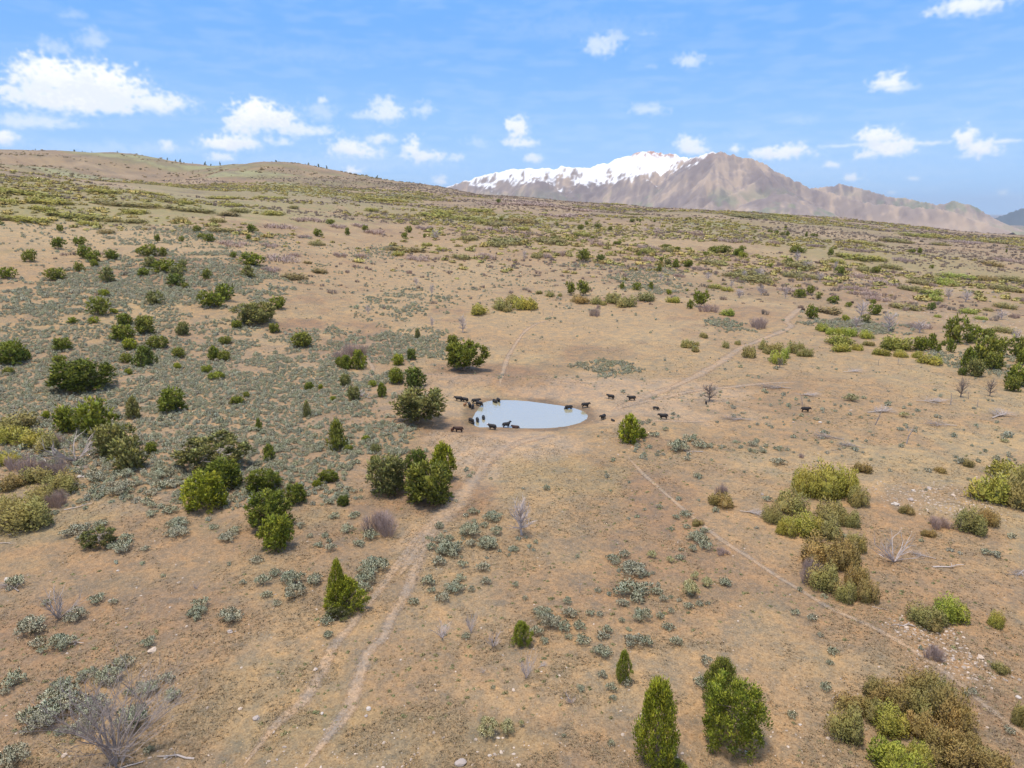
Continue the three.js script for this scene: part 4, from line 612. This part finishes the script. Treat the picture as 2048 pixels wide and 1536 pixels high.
// ---------- oak brush: thickets of scrub oak, some in leaf, some still bare ----------
{
  const kinds = { y: ['leafY', 'yellow-green'], o: ['leafO', 'dull olive'], b: ['leafB', 'brownish'], f: ['leafF', 'fresh green'] };
  const near = Array.from({ length: 5 }, (_, i) => ({ leaves: bushLeaves(500 + i, 6800, 0.040, 5 + i % 3, 0.5), stems: bushStems(500 + i, 50, 0.006, 5 + i % 3, 2) }));
  const mid = Array.from({ length: 5 }, (_, i) => ({ leaves: bushLeaves(600 + i, 2200, 0.064, 4 + i % 3, 0.5), stems: bushStems(600 + i, 20, 0.010, 4 + i % 3, 1) }));
  const far = Array.from({ length: 5 }, (_, i) => ({ leaves: bushLeaves(700 + i, 1500, 0.056, 16 + i * 4, 0), stems: bushStems(700 + i, 24, 0.006, 16 + i * 4, 1) }));
  const bareNear = Array.from({ length: 3 }, (_, i) => bushStems(800 + i, 330, 0.0046, 5, 3)), bareMid = Array.from({ length: 3 }, (_, i) => bushStems(820 + i, 170, 0.0075, 6, 2)), bareFar = Array.from({ length: 4 }, (_, i) => bushStems(840 + i, 220, 0.0085, 14, 1));
  const R = rng(505);
  const put = (px, py, code, f, W, T, Dp, pools) => {
    const o = new THREE.Group(); o.position.set(f.x, f.y - 0.04, f.z); o.scale.set(W, T, Dp);
    if (code === 'g') { o.name = numbered('bare_brush'); part(pools[1][Math.floor(R() * pools[1].length)], M.bareTwig[Math.floor(R() * 3)], 'stems', o); describe(o, `leafless grey ${W > 12 ? 'wide ' : W < 3 ? 'small ' : ''}`.trim(), 'scrub thicket', 'brush', px, py, 'leafless scrub thickets'); } else {
      const v = pools[0][Math.floor(R() * pools[0].length)], tones = M[kinds[code][0]]; o.name = numbered('oak_brush'); part(v.stems, M.stem, 'stems', o); part(v.leaves, tones[Math.floor(R() * tones.length)], 'foliage', o);
      describe(o, `${W > 12 ? 'wide ' : W < 2.4 ? 'small ' : ''}${kinds[code][1]}`, 'oak brush clump', 'brush', px, py, 'scrub oak clumps in leaf');
    }
    scene.add(o);
  };
  for (const [px, py, w, h, code] of OAKS) { const f = fit(px, py, w, h, false, 0.48); if (!f) continue; const T = Math.min(f.T, f.W * 1.1); put(px, py, code, f, f.W * 0.98, T * 0.9, f.W * 0.92, f.d < 125 ? [near, bareNear] : [mid, bareMid]); scene.children.at(-1).rotation.y = R() * 6.283; }
  for (const [px, cy, rx, ry, code] of THICKETS) {
    const a = hit(px, cy + ry), b = hit(px, cy - ry), c = hit(px, cy); if (!a || !c) continue;
    const W = 2.1 * rx * c.d / FOCAL, T = clamp(W * 0.3, 1.5, c.d > 500 ? 3.6 : 2.8), Dp = clamp(b ? Math.hypot(a.x - b.x, a.z - b.z) - T * 1.5 : W, W * 0.3, W * 1.6), p = { x: (a.x + (b ?? c).x) / 2, z: (a.z + (b ?? c).z) / 2 };
    p.x = a.x + (p.x - a.x) * Math.min(1, Dp / 2 / (Math.hypot(p.x - a.x, p.z - a.z) + 0.01)); p.z = a.z + (p.z - a.z) * Math.min(1, Dp / 2 / (Math.hypot(p.x - a.x, p.z - a.z) + 0.01)); p.y = ground(p.x, p.z);
    put(px, cy, code, p, W, T, Dp, [far, bareFar]);
    const o = scene.children.at(-1), e = 1.5, sx = (ground(p.x + e, p.z) - ground(p.x - e, p.z)) / (2 * e), sz = (ground(p.x, p.z + 8) - ground(p.x, p.z - 8)) / 16, q = (ground(p.x + W * 0.3, p.z) - ground(p.x - W * 0.3, p.z)) / (W * 0.6);
    o.rotation.order = 'YXZ'; o.rotation.z = Math.atan(q); o.rotation.x = -Math.atan((ground(p.x, p.z + Dp * 0.3) - ground(p.x, p.z - Dp * 0.3)) / (Dp * 0.6)); o.position.y -= 0.15;
  }
}

// ---------- dead wood ----------
{
  const pool = {}, R = rng(606); for (const [k, f, n] of [['b', 'bush', 4], ['t', 'tree', 3], ['f', 'fan', 1], ['w', 'tree_small', 4], ['s', 'tree_small', 2], ['l', 'fallen', 4], ['p', 'snag', 3], ['g', 'log', 4]]) pool[k] = Array.from({ length: n }, (_, i) => deadWood(1000 + i * 13 + f.length, f));
  const said = { f: ['dead_tree', 'many-stemmed leafless dead', 'tree', 'dead tree'], b: ['dead_shrub', 'bleached dead', 'shrub', 'dead shrub'], t: ['dead_tree', 'dark leafless dead', 'tree', 'dead tree'], w: ['dead_tree', 'pale leafless', 'tree', 'bare tree'], l: ['fallen_tree', 'grey fallen', 'tree', 'deadwood'], p: ['snag', 'thin standing dead', 'snag', 'snag'], g: ['log', 'weathered fallen', 'branch', 'log'] };
  for (const [px, py, w, h, code] of DEADWOOD) {
    const g = hit(px, py - (code === 'l' || code === 'g' ? h * 0.35 : 0)); if (!g) continue; const m = g.d / FOCAL, [name, look, kind, cat] = said[code];
    const W = w * m, T = code === 'l' ? Math.max(0.5, W * 0.32) : code === 'g' ? W * 0.5 : Math.max(0.4, (h * m - (code === 'p' ? 0 : W * 0.35 * Math.sin(g.dep))) / Math.cos(g.dep));
    const o = new THREE.Group(); o.name = numbered(name); scene.add(o); part(pool[code === 't' && g.d > 120 ? 's' : code][Math.floor(R() * pool[code === 't' && g.d > 120 ? 's' : code].length)], code === 't' ? M.deadDark : code === 'f' ? M.deadMid : code === 'w' || (code === 'b' && px > 850) ? M.deadPale : M.deadGrey, code === 'b' ? 'stems' : code === 't' || code === 'w' || code === 'f' ? 'branches' : 'trunk', o);
    o.position.set(g.x, g.y - 0.02, g.z); o.rotation.y = code === 'l' || code === 'g' ? (R() - 0.5) * 1.6 + (R() < 0.5 ? Math.PI : 0) : R() * 6.283; const s = code === 'p' ? T : W * (code === 't' || code === 'w' ? 1.0 : 1.05); o.scale.set(s, T, s);
    describe(o, look, kind, cat, px, py, { dead_shrub: 'dead shrubs', dead_tree: 'leafless trees', fallen_tree: 'fallen dead trees', snag: 'standing snags', log: 'fallen branches' }[name]);
  }
}

// ---------- sagebrush ----------
{
  const big = Array.from({ length: 5 }, (_, i) => sageBush(1500 + i, 1700, 0.036, true)), medium = Array.from({ length: 5 }, (_, i) => sageBush(1550 + i, 420, 0.062, true)), small = Array.from({ length: 4 }, (_, i) => sageBush(1600 + i, 200, 0.085, false)), R = rng(707), bushes = [];
  for (const [px, py, w, h] of SAGES) { const f = fit(px, py, w, h, false, 0.42); if (f) bushes.push({ ...f, W: f.W * 1.12, T: Math.min(f.T, f.W * 0.75), px, py }); }
  const zones = [[200, 720, 330, 105, 1], [420, 800, 320, 105, 1], [330, 560, 190, 66, 1], [560, 720, 180, 76, 0.85], [380, 900, 280, 70, 0.85], [610, 890, 170, 80, 0.7], [90, 600, 110, 60, 0.45], [815, 690, 90, 34, 0.95], [250, 975, 150, 45, 0.35], [500, 965, 200, 40, 0.5], [1205, 733, 66, 18, 0.9], [560, 442, 110, 40, 0.7], [1290, 565, 70, 22, 0.6], [800, 610, 90, 34, 0.4], [1450, 650, 50, 14, 0.7], [1975, 725, 70, 28, 0.8], [1720, 655, 90, 12, 0.7], [1180, 530, 60, 8, 0.4], [760, 505, 60, 20, 0.4], [1290, 540, 60, 10, 0.5], [960, 1070, 130, 50, 0.12], [1230, 1200, 180, 120, 0.08], [1330, 890, 120, 30, 0.12], [60, 1000, 40, 20, 0.1], [1680, 840, 330, 60, 0.06], [900, 560, 300, 50, 0.10], [300, 470, 300, 30, 0.2], [1400, 480, 500, 40, 0.12]]
    .map(([x, y, rx, ry, k]) => { const c = hit(x, y), a = hit(x, y - ry), b = hit(x, y + ry); return { x: c.x, z: c.z, rx: rx * c.d / FOCAL, rz: Math.hypot(a.x - b.x, a.z - b.z) / 2, k }; });
  const dens = (x, z) => { let d = 0.012; for (const q of zones) { const u = (x - q.x) / q.rx, v = (z - q.z) / q.rz, e = u * u + v * v; if (e < 1.6) d = Math.max(d, q.k * step(1.5, 0.35, e + fbm(x / 8, z / 8, 3) * 1.5)); } return d; };
  const cell = new Map(), key = (x, z) => Math.floor(x / 2) * 9973 + Math.floor(z / 2); for (const b of bushes) cell.set(key(b.x, b.z), 1);
  for (let i = 0; i < 230000; i++) {
    const r = 62 * Math.pow(480 / 62, Math.sqrt(R())), a = (R() - 0.5) * 1.42, x = Math.sin(a) * r, z = -Math.cos(a) * r, d = dens(x, z) * lerp(1, 0.85, step(80, 260, r)); if (R() > d * step(-0.42, 0.05, fbm(x / 5 + 70, z / 5, 3) + (d - 0.6) * 0.5)) continue;
    if (pondDistance(x, z) < 9) continue; const k = key(x, z), n = cell.get(k) ?? 0; if (n > 4) continue; cell.set(k, n + 1);
    const y = ground(x, z), [px, py] = seen(x, y, z); if (px < -30 || px > 2080 || py > 1560) continue; const W = (0.6 + R() * R() * 1.2) * (r > 260 ? 1.25 : 1); bushes.push({ x, y, z, W, T: W * (0.48 + R() * 0.25), px, py, d: r });
  }
  const listed = SAGES.length; bushes.forEach((b, i) => { b.area = (b.W / b.d) ** 2 * (i < listed ? 3 : 1); }); bushes.sort((a, b) => b.area - a.area);
  bushes.slice(0, 300).forEach((b) => {
    const o = new THREE.Mesh((b.W / b.d > 0.026 ? big : medium)[Math.floor(R() * 5)], M.sage[Math.floor(R() * 3)]); o.name = numbered('sagebrush'); o.castShadow = o.receiveShadow = true; o.position.set(b.x, b.y - 0.03, b.z); o.scale.set(b.W, b.T / 0.75, b.W); o.rotation.y = R() * 6.283; scene.add(o);
    describe(o, b.W > 2 ? 'broad grey-green' : b.W < 1 ? 'little grey-green' : 'grey-green', 'sagebrush', 'sagebrush', b.px, b.py, 'sagebrush bushes');
  });
  const rest = bushes.slice(300), q = new THREE.Object3D();
  small.forEach((g, k) => {
    const mine = rest.filter((_, i) => i % 4 === k), im = new THREE.InstancedMesh(g, mat(1, 1, 1), mine.length); im.name = numbered('sagebrush_field'); im.userData = { kind: 'stuff', label: 'dense low grey-green sagebrush covering the flat beyond the nearer bushes', category: 'sagebrush' }; im.castShadow = im.receiveShadow = true;
    mine.forEach((b, i) => { q.position.set(b.x, b.y - 0.03, b.z); q.scale.set(b.W, b.T / 0.75, b.W); q.rotation.y = R() * 6.283; q.updateMatrix(); im.setMatrixAt(i, q.matrix); const t = 0.85 + R() * 0.3; im.setColorAt(i, new THREE.Color().setRGB(0.355 * t * (0.94 + R() * 0.14), 0.37 * t, 0.282 * t * (0.9 + R() * 0.2))); }); scene.add(im);
  });
  for (const [px, py, w, h] of RABBIT) { const f = fit(px, py, w, h, false, 0.5); if (!f) continue; const o = new THREE.Mesh(big[Math.floor(R() * 5)], M.rabbit); o.name = numbered('rabbitbrush'); o.castShadow = o.receiveShadow = true; o.position.set(f.x, f.y - 0.02, f.z); o.scale.set(f.W * 1.1, f.T / 0.75, f.W * 1.1); o.rotation.y = R() * 6; scene.add(o); describe(o, 'pale yellow-green feathery', 'rabbitbrush', 'shrub', px, py, 'rabbitbrush'); }
}

// ---------- far brush: too small and too many to count, one mass to each kind ----------
{
  const R = rng(808), q = new THREE.Object3D(), leaf = bushLeaves(901, 150, 0.20, 3), bare = bushStems(902, 60, 0.016, 3, 1);
  const scatter = (name, label, g, n, r0, r1, keep, tone, size, tall = 0.3) => {
    const put = []; for (let i = 0; i < n * 12 && put.length < n; i++) { const r = Math.sqrt(lerp(r0 * r0, r1 * r1, R())), a = (R() - 0.5) * 1.44, x = Math.sin(a) * r, z = -Math.cos(a) * r; if (R() < keep(x, z, r, a)) put.push([x, z, r]); }
    const im = new THREE.InstancedMesh(g, mat(1, 1, 1), put.length); im.name = name; im.userData = { kind: 'stuff', label, category: 'brush' }; im.castShadow = im.receiveShadow = true;
    put.forEach(([x, z], i) => { const W = size * (0.5 + R() * R() * 1.5), t = 0.75 + R() * 0.5; q.position.set(x, ground(x, z) - 0.05, z); q.scale.set(W, W * tall * (1 + R() * 0.7), W); q.rotation.y = R() * 6.283; q.updateMatrix(); im.setMatrixAt(i, q.matrix); im.setColorAt(i, new THREE.Color().setRGB(tone[0] * t * (0.9 + R() * 0.2), tone[1] * t, tone[2] * t)); }); scene.add(im);
  };
  const A = (x, z) => fbm(x / 130 + 4, z / 60, 5), B = (x, z) => fbm(x / 220 - 6, z / 110 + 8, 5);
  scatter('far_oak_brush', 'low olive and green brush covering the far slopes', leaf, 13000, 330, 1500, (x, z, r, a) => step(330, 600, r) * step(-0.10, 0.25, B(x, z) + A(x, z) * 0.3 + (a < -0.3 ? 0.16 : 0)), [0.36, 0.325, 0.125], 3.8);
  scatter('far_grey_brush', 'grey-mauve leafless brush covering the far slopes', bare, 26000, 250, 1700, (x, z, r, a) => step(250, 560, r) * step(-0.12, 0.2, A(x, z) + (a > -0.25 ? 0.10 : -0.1) + fbm(x / 24, z / 18, 3) * 0.5), [0.31, 0.245, 0.20], 3.6);
  scatter('hill_brush', 'dark brush dotting the distant left hills', leaf, 1500, 1500, 2350, (x, z, r, a) => (a < 0.02 ? step(-0.1, 0.3, A(x * 0.8, z * 0.8)) : 0), [0.30, 0.25, 0.15], 5);
  scatter('skyline_conifers', 'tiny dark conifers along the crest of the left hills', juniperCrown(77, 'cone', 60, 0.2, 8), 120, 1850, 2480, (x, z, r, a) => (a < -0.12 && ground(x * 1.03, z * 1.03) < ground(x, z) + 1.5 && ground(x * 0.97, z * 0.97) < ground(x, z) ? step(-0.1, 0.3, fbm(a * 40, 3, 2)) : 0), [0.10, 0.12, 0.04], 3.6, 1.35);
  scatter('small_forbs', 'small dark green weeds dotting the bare ground', leaf, 15000, 50, 420, (x, z, r) => (pondDistance(x, z) < 12 ? 0 : (60 / r) * step(-0.25, 0.3, fbm(x / 14 + 3, z / 14, 3))), [0.25, 0.24, 0.12], 0.30);
}

// ---------- dry grass close to the eye ----------
{
  const R = rng(909), q = new THREE.Object3D(), m = new Mesher(); for (let i = 0; i < 7; i++) { const a = R() * 6.283, d = unit([Math.cos(a) * 0.7, 0.8, Math.sin(a) * 0.7]); m.blade([(R() - 0.5) * 0.5, 0, (R() - 0.5) * 0.5], d, unit(cross(d, [Math.sin(a), 0.2, Math.cos(a)])), 0.8 + R() * 0.5, 0.09, unit([d[0] * 0.4, 1, d[2] * 0.4]), [1, 1, 1]); }
  const n = 110000, g = m.geometry(), im = new THREE.InstancedMesh(g, mat(1, 1, 1), n); im.name = 'dry_grass'; im.userData = { kind: 'stuff', label: 'short dry grass tufts thinly covering the nearer ground', category: 'grass' }; im.castShadow = im.receiveShadow = true; let i = 0;
  while (i < n) { const r = 42 * Math.pow(230 / 42, R()), a = (R() - 0.5) * 1.5, x = Math.sin(a) * r, z = -Math.cos(a) * r; if (fbm(x / 10, z / 10, 4) + fbm(x / 2.5, z / 2.5, 2) * 0.7 < -0.15 + R() * 0.3 || (Math.hypot(x - PC[0], z - PC[1]) < 36 && pondDistance(x, z) < 8)) continue; const s = 0.10 + R() * R() * 0.20, t = 0.7 + R() * 0.6, w = R(); q.position.set(x, ground(x, z) - 0.005, z); q.scale.set(s * 1.3, s, s * 1.3); q.rotation.y = R() * 6; q.updateMatrix(); im.setMatrixAt(i, q.matrix); im.setColorAt(i, new THREE.Color().setRGB(lerp(0.37, 0.22, w) * t, lerp(0.262, 0.175, w) * t, lerp(0.155, 0.10, w) * t)); i++; }
  scene.add(im);
}

// ---------- stones ----------
{
  const R = rng(1010), q = new THREE.Object3D(), geos = Array.from({ length: 4 }, (_, k) => { const m = new Mesher(), r = rng(50 + k); m.blob([0, 0.1, 0], [0.5, 0.36, 0.42], [1, 1, 1], r, 1); const g = m.geometry(); g.deleteAttribute('normal'); g.computeVertexNormals(); return g; });
  const mats = [mat(0.52, 0.46, 0.40), mat(0.40, 0.34, 0.30), mat(0.55, 0.44, 0.34)];
  ROCKS.forEach(([px, py, w], i) => { const g = hit(px, py - w * 0.2); if (!g) return; const W = Math.max(0.16, w * g.d / FOCAL), o = new THREE.Mesh(geos[i % 4], mats[i % 3]); o.name = numbered('stone'); o.castShadow = o.receiveShadow = true; o.position.set(g.x, g.y, g.z); o.scale.set(W, W * 0.8, W); o.rotation.y = R() * 6; scene.add(o); describe(o, W > 0.75 ? 'large pale' : W < 0.35 ? 'small pale' : 'pale', 'stone', 'stone', px, py, 'pale stones'); });
  const beds = [[1885, 1000, 95, 34, 2600], [1850, 1260, 60, 26, 800], [1925, 1330, 70, 36, 900], [1806, 600, 60, 22, 1500], [1890, 572, 80, 16, 900], [1890, 625, 70, 30, 900], [1960, 655, 60, 24, 400], [1690, 545, 30, 20, 200], [1230, 890, 40, 20, 160], [1800, 1480, 160, 60, 160], [800, 1500, 320, 50, 260], [1330, 1500, 140, 40, 120], [150, 1450, 200, 90, 260], [300, 1250, 260, 120, 160]].map(([x, y, rx, ry, n]) => { const c = hit(x, y), a = hit(x, y - ry), b = hit(x, Math.min(1536, y + ry)); return { c, rx: rx * c.d / FOCAL, rz: Math.hypot(a.x - b.x, a.z - b.z) / 2, n }; });
  const all = []; for (const b of beds) for (let i = 0; i < b.n * 0.5; i++) { const a = R() * 6.283, e = Math.sqrt(R()) * (0.7 + R() * 0.6); all.push([b.c.x + Math.cos(a) * e * b.rx, b.c.z + Math.sin(a) * e * b.rz, (0.07 + R() ** 4 * 0.32) * (b.c.d > 200 ? 2 : 1)]); }
  for (let i = 0; i < 2600; i++) { const r = 45 * Math.pow(200 / 45, R()), a = (R() - 0.5) * 1.45; all.push([Math.sin(a) * r, -Math.cos(a) * r, 0.06 + R() ** 4 * 0.22]); }
  const im = new THREE.InstancedMesh(geos[1], mat(1, 1, 1), all.length); im.name = 'scattered_stones'; im.userData = { kind: 'stuff', label: 'pale pebbles and small stones strewn over the bare soil', category: 'stones' }; im.castShadow = im.receiveShadow = true;
  all.forEach(([x, z, s], i) => { const t = 0.6 + R() * 0.6; q.position.set(x, ground(x, z) - s * 0.05, z); q.scale.set(s, s * (0.5 + R() * 0.4), s * (0.7 + R() * 0.5)); q.rotation.set(0, R() * 6, 0); q.updateMatrix(); im.setMatrixAt(i, q.matrix); im.setColorAt(i, new THREE.Color().setRGB(0.50 * t, 0.41 * t, 0.33 * t)); }); scene.add(im);
}

// ---------- cattle ----------
{
  const capsule = (p, [a, b, ra, rb]) => { const e = [b[0] - a[0], b[1] - a[1], b[2] - a[2]], l = e[0] * e[0] + e[1] * e[1] + e[2] * e[2] + 1e-9, t = clamp(((p[0] - a[0]) * e[0] + (p[1] - a[1]) * e[1] + (p[2] - a[2]) * e[2]) / l); return Math.hypot(p[0] - a[0] - e[0] * t, p[1] - a[1] - e[1] * t, p[2] - a[2] - e[2] * t) - lerp(ra, rb, t); };
  function cow(pose, turn = 0) {                          // faces +x, stands on y = 0
    const B = [], limb = (...pts) => { for (let i = 1; i < pts.length; i++) B.push([pts[i - 1].slice(0, 3), pts[i].slice(0, 3), pts[i - 1][3], pts[i][3]]); };
    const lie = pose === 'lying', y0 = lie ? -0.62 : 0, c = Math.cos(turn), s = Math.sin(turn), yaw = ([x, y, z, r]) => [0.7 + (x - 0.7) * c - z * s, y + y0, (x - 0.7) * s + z * c, r];
    limb([-0.82, 1.08 + y0, 0, 0.30], [-0.45, 1.02 + y0, 0, 0.38], [0.05, 0.94 + y0, 0, 0.42], [0.5, 1.0 + y0, 0, 0.37], [0.68, 1.1 + y0, 0, 0.29]);
    limb([-0.75, 1.2 + y0, 0, 0.17], [0.6, 1.2 + y0, 0, 0.19]);
    const neck = pose === 'grazing' ? [[0.72, 1.06, 0, 0.25], [0.98, 0.72, 0, 0.19], [1.14, 0.40, 0, 0.145], [1.22, 0.12, 0, 0.09]] : pose === 'alert' ? [[0.68, 1.14, 0, 0.26], [0.92, 1.42, 0, 0.19], [1.06, 1.52, 0, 0.155], [1.38, 1.38, 0, 0.09]] : [[0.7, 1.12, 0, 0.26], [0.98, 1.22, 0, 0.2], [1.14, 1.24, 0, 0.155], [1.42, 1.02, 0, 0.095]];
    limb(...neck.map(yaw)); const h = neck[2]; for (const q of [-1, 1]) limb(yaw([h[0] - 0.02, h[1] + 0.08, q * 0.1, 0.05]), yaw([h[0] - 0.08, h[1] + 0.08, q * 0.27, 0.035]));
    for (const q of [-1, 1]) {
      if (lie) { limb([0.5, 0.25, q * 0.26, 0.15], [0.78, 0.12, q * 0.3, 0.09], [0.5, 0.08, q * 0.34, 0.07]); limb([-0.6, 0.3, q * 0.3, 0.2], [-0.25, 0.16, q * 0.44, 0.12], [-0.6, 0.08, q * 0.44, 0.07]); } else {
        const w = q * 0.07; limb([0.5, 0.82, q * 0.2, 0.17], [0.52 + w, 0.45, q * 0.19, 0.095], [0.5 + w, 0.06, q * 0.19, 0.075]); limb([-0.72, 0.92, q * 0.2, 0.23], [-0.62 - w, 0.66, q * 0.21, 0.15], [-0.84 - w, 0.46, q * 0.2, 0.09], [-0.78 - w, 0.06, q * 0.2, 0.075]);
      }
    }
    limb([-1.06, 1.14 + y0, 0, 0.05], [-1.2, 0.85 + y0, 0.02, 0.04], [-1.18, lie ? 0.1 : 0.5, 0.03, 0.05]);
    const N = 44, mc = new MarchingCubes(N, new THREE.MeshStandardMaterial(), false, false, 60000), S = 1.6, oy = 0.8; mc.isolation = 0; mc.reset?.();
    for (let k = 0; k < N; k++) for (let j = 0; j < N; j++) for (let i = 0; i < N; i++) {
      const p = [(i / (N / 2) - 1) * S, (j / (N / 2) - 1) * S + oy, (k / (N / 2) - 1) * S]; let acc = 0; const K = 16; let best = 9;
      if (Math.abs(p[2]) > 1.2 && turn === 0) { mc.field[i + j * N + k * N * N] = -1; continue; }
      for (const b of B) { const d = capsule(p, b); if (d < best) best = d; acc += Math.exp(-K * Math.min(3, d)); }
      mc.field[i + j * N + k * N * N] = Math.log(acc + 1e-9) / K;
    }
    mc.update(); const n = mc.count, g = new THREE.BufferGeometry(), P = mc.positionArray.slice(0, n * 3), Q = mc.normalArray.slice(0, n * 3), C = new Float32Array(n * 3).fill(1);
    for (let i = 0; i < n; i++) { P[i * 3] *= S; P[i * 3 + 1] = P[i * 3 + 1] * S + oy; P[i * 3 + 2] *= S; }
    g.setAttribute('position', new THREE.BufferAttribute(P, 3)); g.setAttribute('normal', new THREE.BufferAttribute(Q, 3)); g.setAttribute('color', new THREE.BufferAttribute(C, 3)); return g;
  }
  const shapes = { stand: cow('stand'), look: cow('stand', 0.7), alert: cow('alert'), graze: cow('grazing'), lie: cow('lying') };
  const white = shapes.stand.clone(); { const p = white.attributes.position, c = new Float32Array(p.count * 3).fill(1); for (let i = 0; i < p.count; i++) if (p.getX(i) > 1.04 && p.getY(i) > 0.85) c.set([45, 44, 42], i * 3); white.setAttribute('color', new THREE.BufferAttribute(c, 3)); } shapes.white = white;
  const hide = { black: mat(0.016, 0.014, 0.014, { roughness: 0.7 }), brown: mat(0.045, 0.02, 0.014, { roughness: 0.75 }), red: mat(0.10, 0.035, 0.018, { roughness: 0.75 }), tan: mat(0.30, 0.14, 0.06, { roughness: 0.8 }) };
  // foot of the animal in the photograph, heading (degrees, 0 = to the right, 90 = away), size, hide, pose, label
  const HERD = [
    [917, 802, 170, 1, 'black', 'stand', 'black cow at the upper left end of the herd by the pond, facing left'], [930, 804, 150, 0.97, 'black', 'graze', 'black cow close behind the leftmost cow at the pond, head lowered'],
    [930, 812, 60, 0.62, 'tan', 'stand', 'small tan calf standing below the two leftmost cows'], [939, 814, 100, 0.9, 'black', 'graze', 'black cow with its back turned beside the tan calf'], [945, 817, 260, 0.85, 'black', 'graze', 'smaller black cow facing the camera in the left bunch by the pond'],
    [952, 807, 10, 1.05, 'black', 'stand', 'large black cow standing at the back of the left bunch'], [959, 812, 325, 1, 'black', 'graze', 'black cow drinking with its muzzle at the left shore'],
    [990, 808, 300, 1, 'black', 'graze', 'black cow wading at the far shore, nearer of the pair in the water'], [997, 805, 290, 0.95, 'black', 'stand', 'black cow wading at the far shore, behind its neighbour'],
    [1137, 820, 195, 1, 'black', 'graze', 'black cow standing in the water at the right end, head down'], [1171, 815, 10, 1.02, 'black', 'stand', 'black cow on the right shore walking right with its tail out'],
    [1221, 798, 150, 0.98, 'black', 'stand', 'black cow behind the right shore, turned three-quarters left'], [1263, 801, 180, 1.02, 'black', 'stand', 'black cow side-on and facing left on the track, farthest right behind pond'],
    [1206, 839, 235, 1, 'black', 'look', 'black cow facing the camera between the pond and the pointed juniper'], [1226, 842, 120, 0.62, 'black', 'lie', 'black calf lying just left of the pointed juniper'],
    [1312, 820, 340, 0.72, 'black', 'graze', 'black calf grazing right of the pointed juniper'], [1326, 838, 175, 1.05, 'black', 'stand', 'black cow facing left, right of the pointed juniper'],
    [943, 847, 305, 1, 'black', 'graze', 'black cow drinking at the lower left shore, leftmost of three'], [955, 845, 280, 0.92, 'black', 'graze', 'black cow drinking at the lower left shore, middle of three'], [967, 842, 275, 0.95, 'black', 'graze', 'black cow drinking at the lower left shore, rightmost of three'],
    [984, 859, 155, 1.02, 'black', 'white', 'black cow with a white face at the near shore'], [1013, 855, 25, 1, 'black', 'alert', 'black cow with raised head facing right at the near shore'], [1031, 856, 160, 0.9, 'brown', 'lie', 'dark brown cow lying at the water on the near shore'],
    [917, 864, 180, 1, 'brown', 'stand', 'dark brown cow facing left on the bank below the pond'], [905, 863, 250, 0.66, 'red', 'stand', 'reddish brown calf in front of the dark brown cow'],
    [1412, 808, 260, 0.6, 'black', 'stand', 'black calf beneath the dark dead tree on the flat'], [1611, 824, 350, 1.05, 'black', 'look', 'lone black cow far right on the flat, facing right'],
    [1606, 622, 185, 1, 'brown', 'graze', 'dark cow on the track beside a rounded juniper in the distance'], [1704, 607, 20, 0.95, 'brown', 'graze', 'dark cow grazing by small junipers at the foot of the rocky rise'], [1599, 537, 200, 0.95, 'black', 'graze', 'distant black cow in the draw among pale bare trees'], [1632, 526, 10, 0.95, 'black', 'stand', 'most distant black cow up the draw at right'], [1929, 680, 250, 1, 'black', 'stand', 'black cow half hidden among the junipers at the right edge'],
  ];
  for (const [px, py, head, size, coat, pose, label] of HERD) {
    const g = hit(px, py); if (!g) continue; const o = new THREE.Mesh(shapes[pose], hide[coat]), wet = pondDistance(g.x, g.z); o.name = numbered(size < 0.8 ? 'calf' : 'cow'); o.castShadow = o.receiveShadow = true;
    o.position.set(g.x, Math.max(g.y, wet < 0 ? WATER - 0.4 : -99) - 0.02, g.z); o.rotation.y = head * Math.PI / 180; o.scale.setScalar(size * 0.81); o.userData = { label, category: size < 0.8 ? 'calf' : 'cow', group: 'cattle around the pond' }; scene.add(o);
  }
}
settleLabels();
renderer.render(scene, camera);
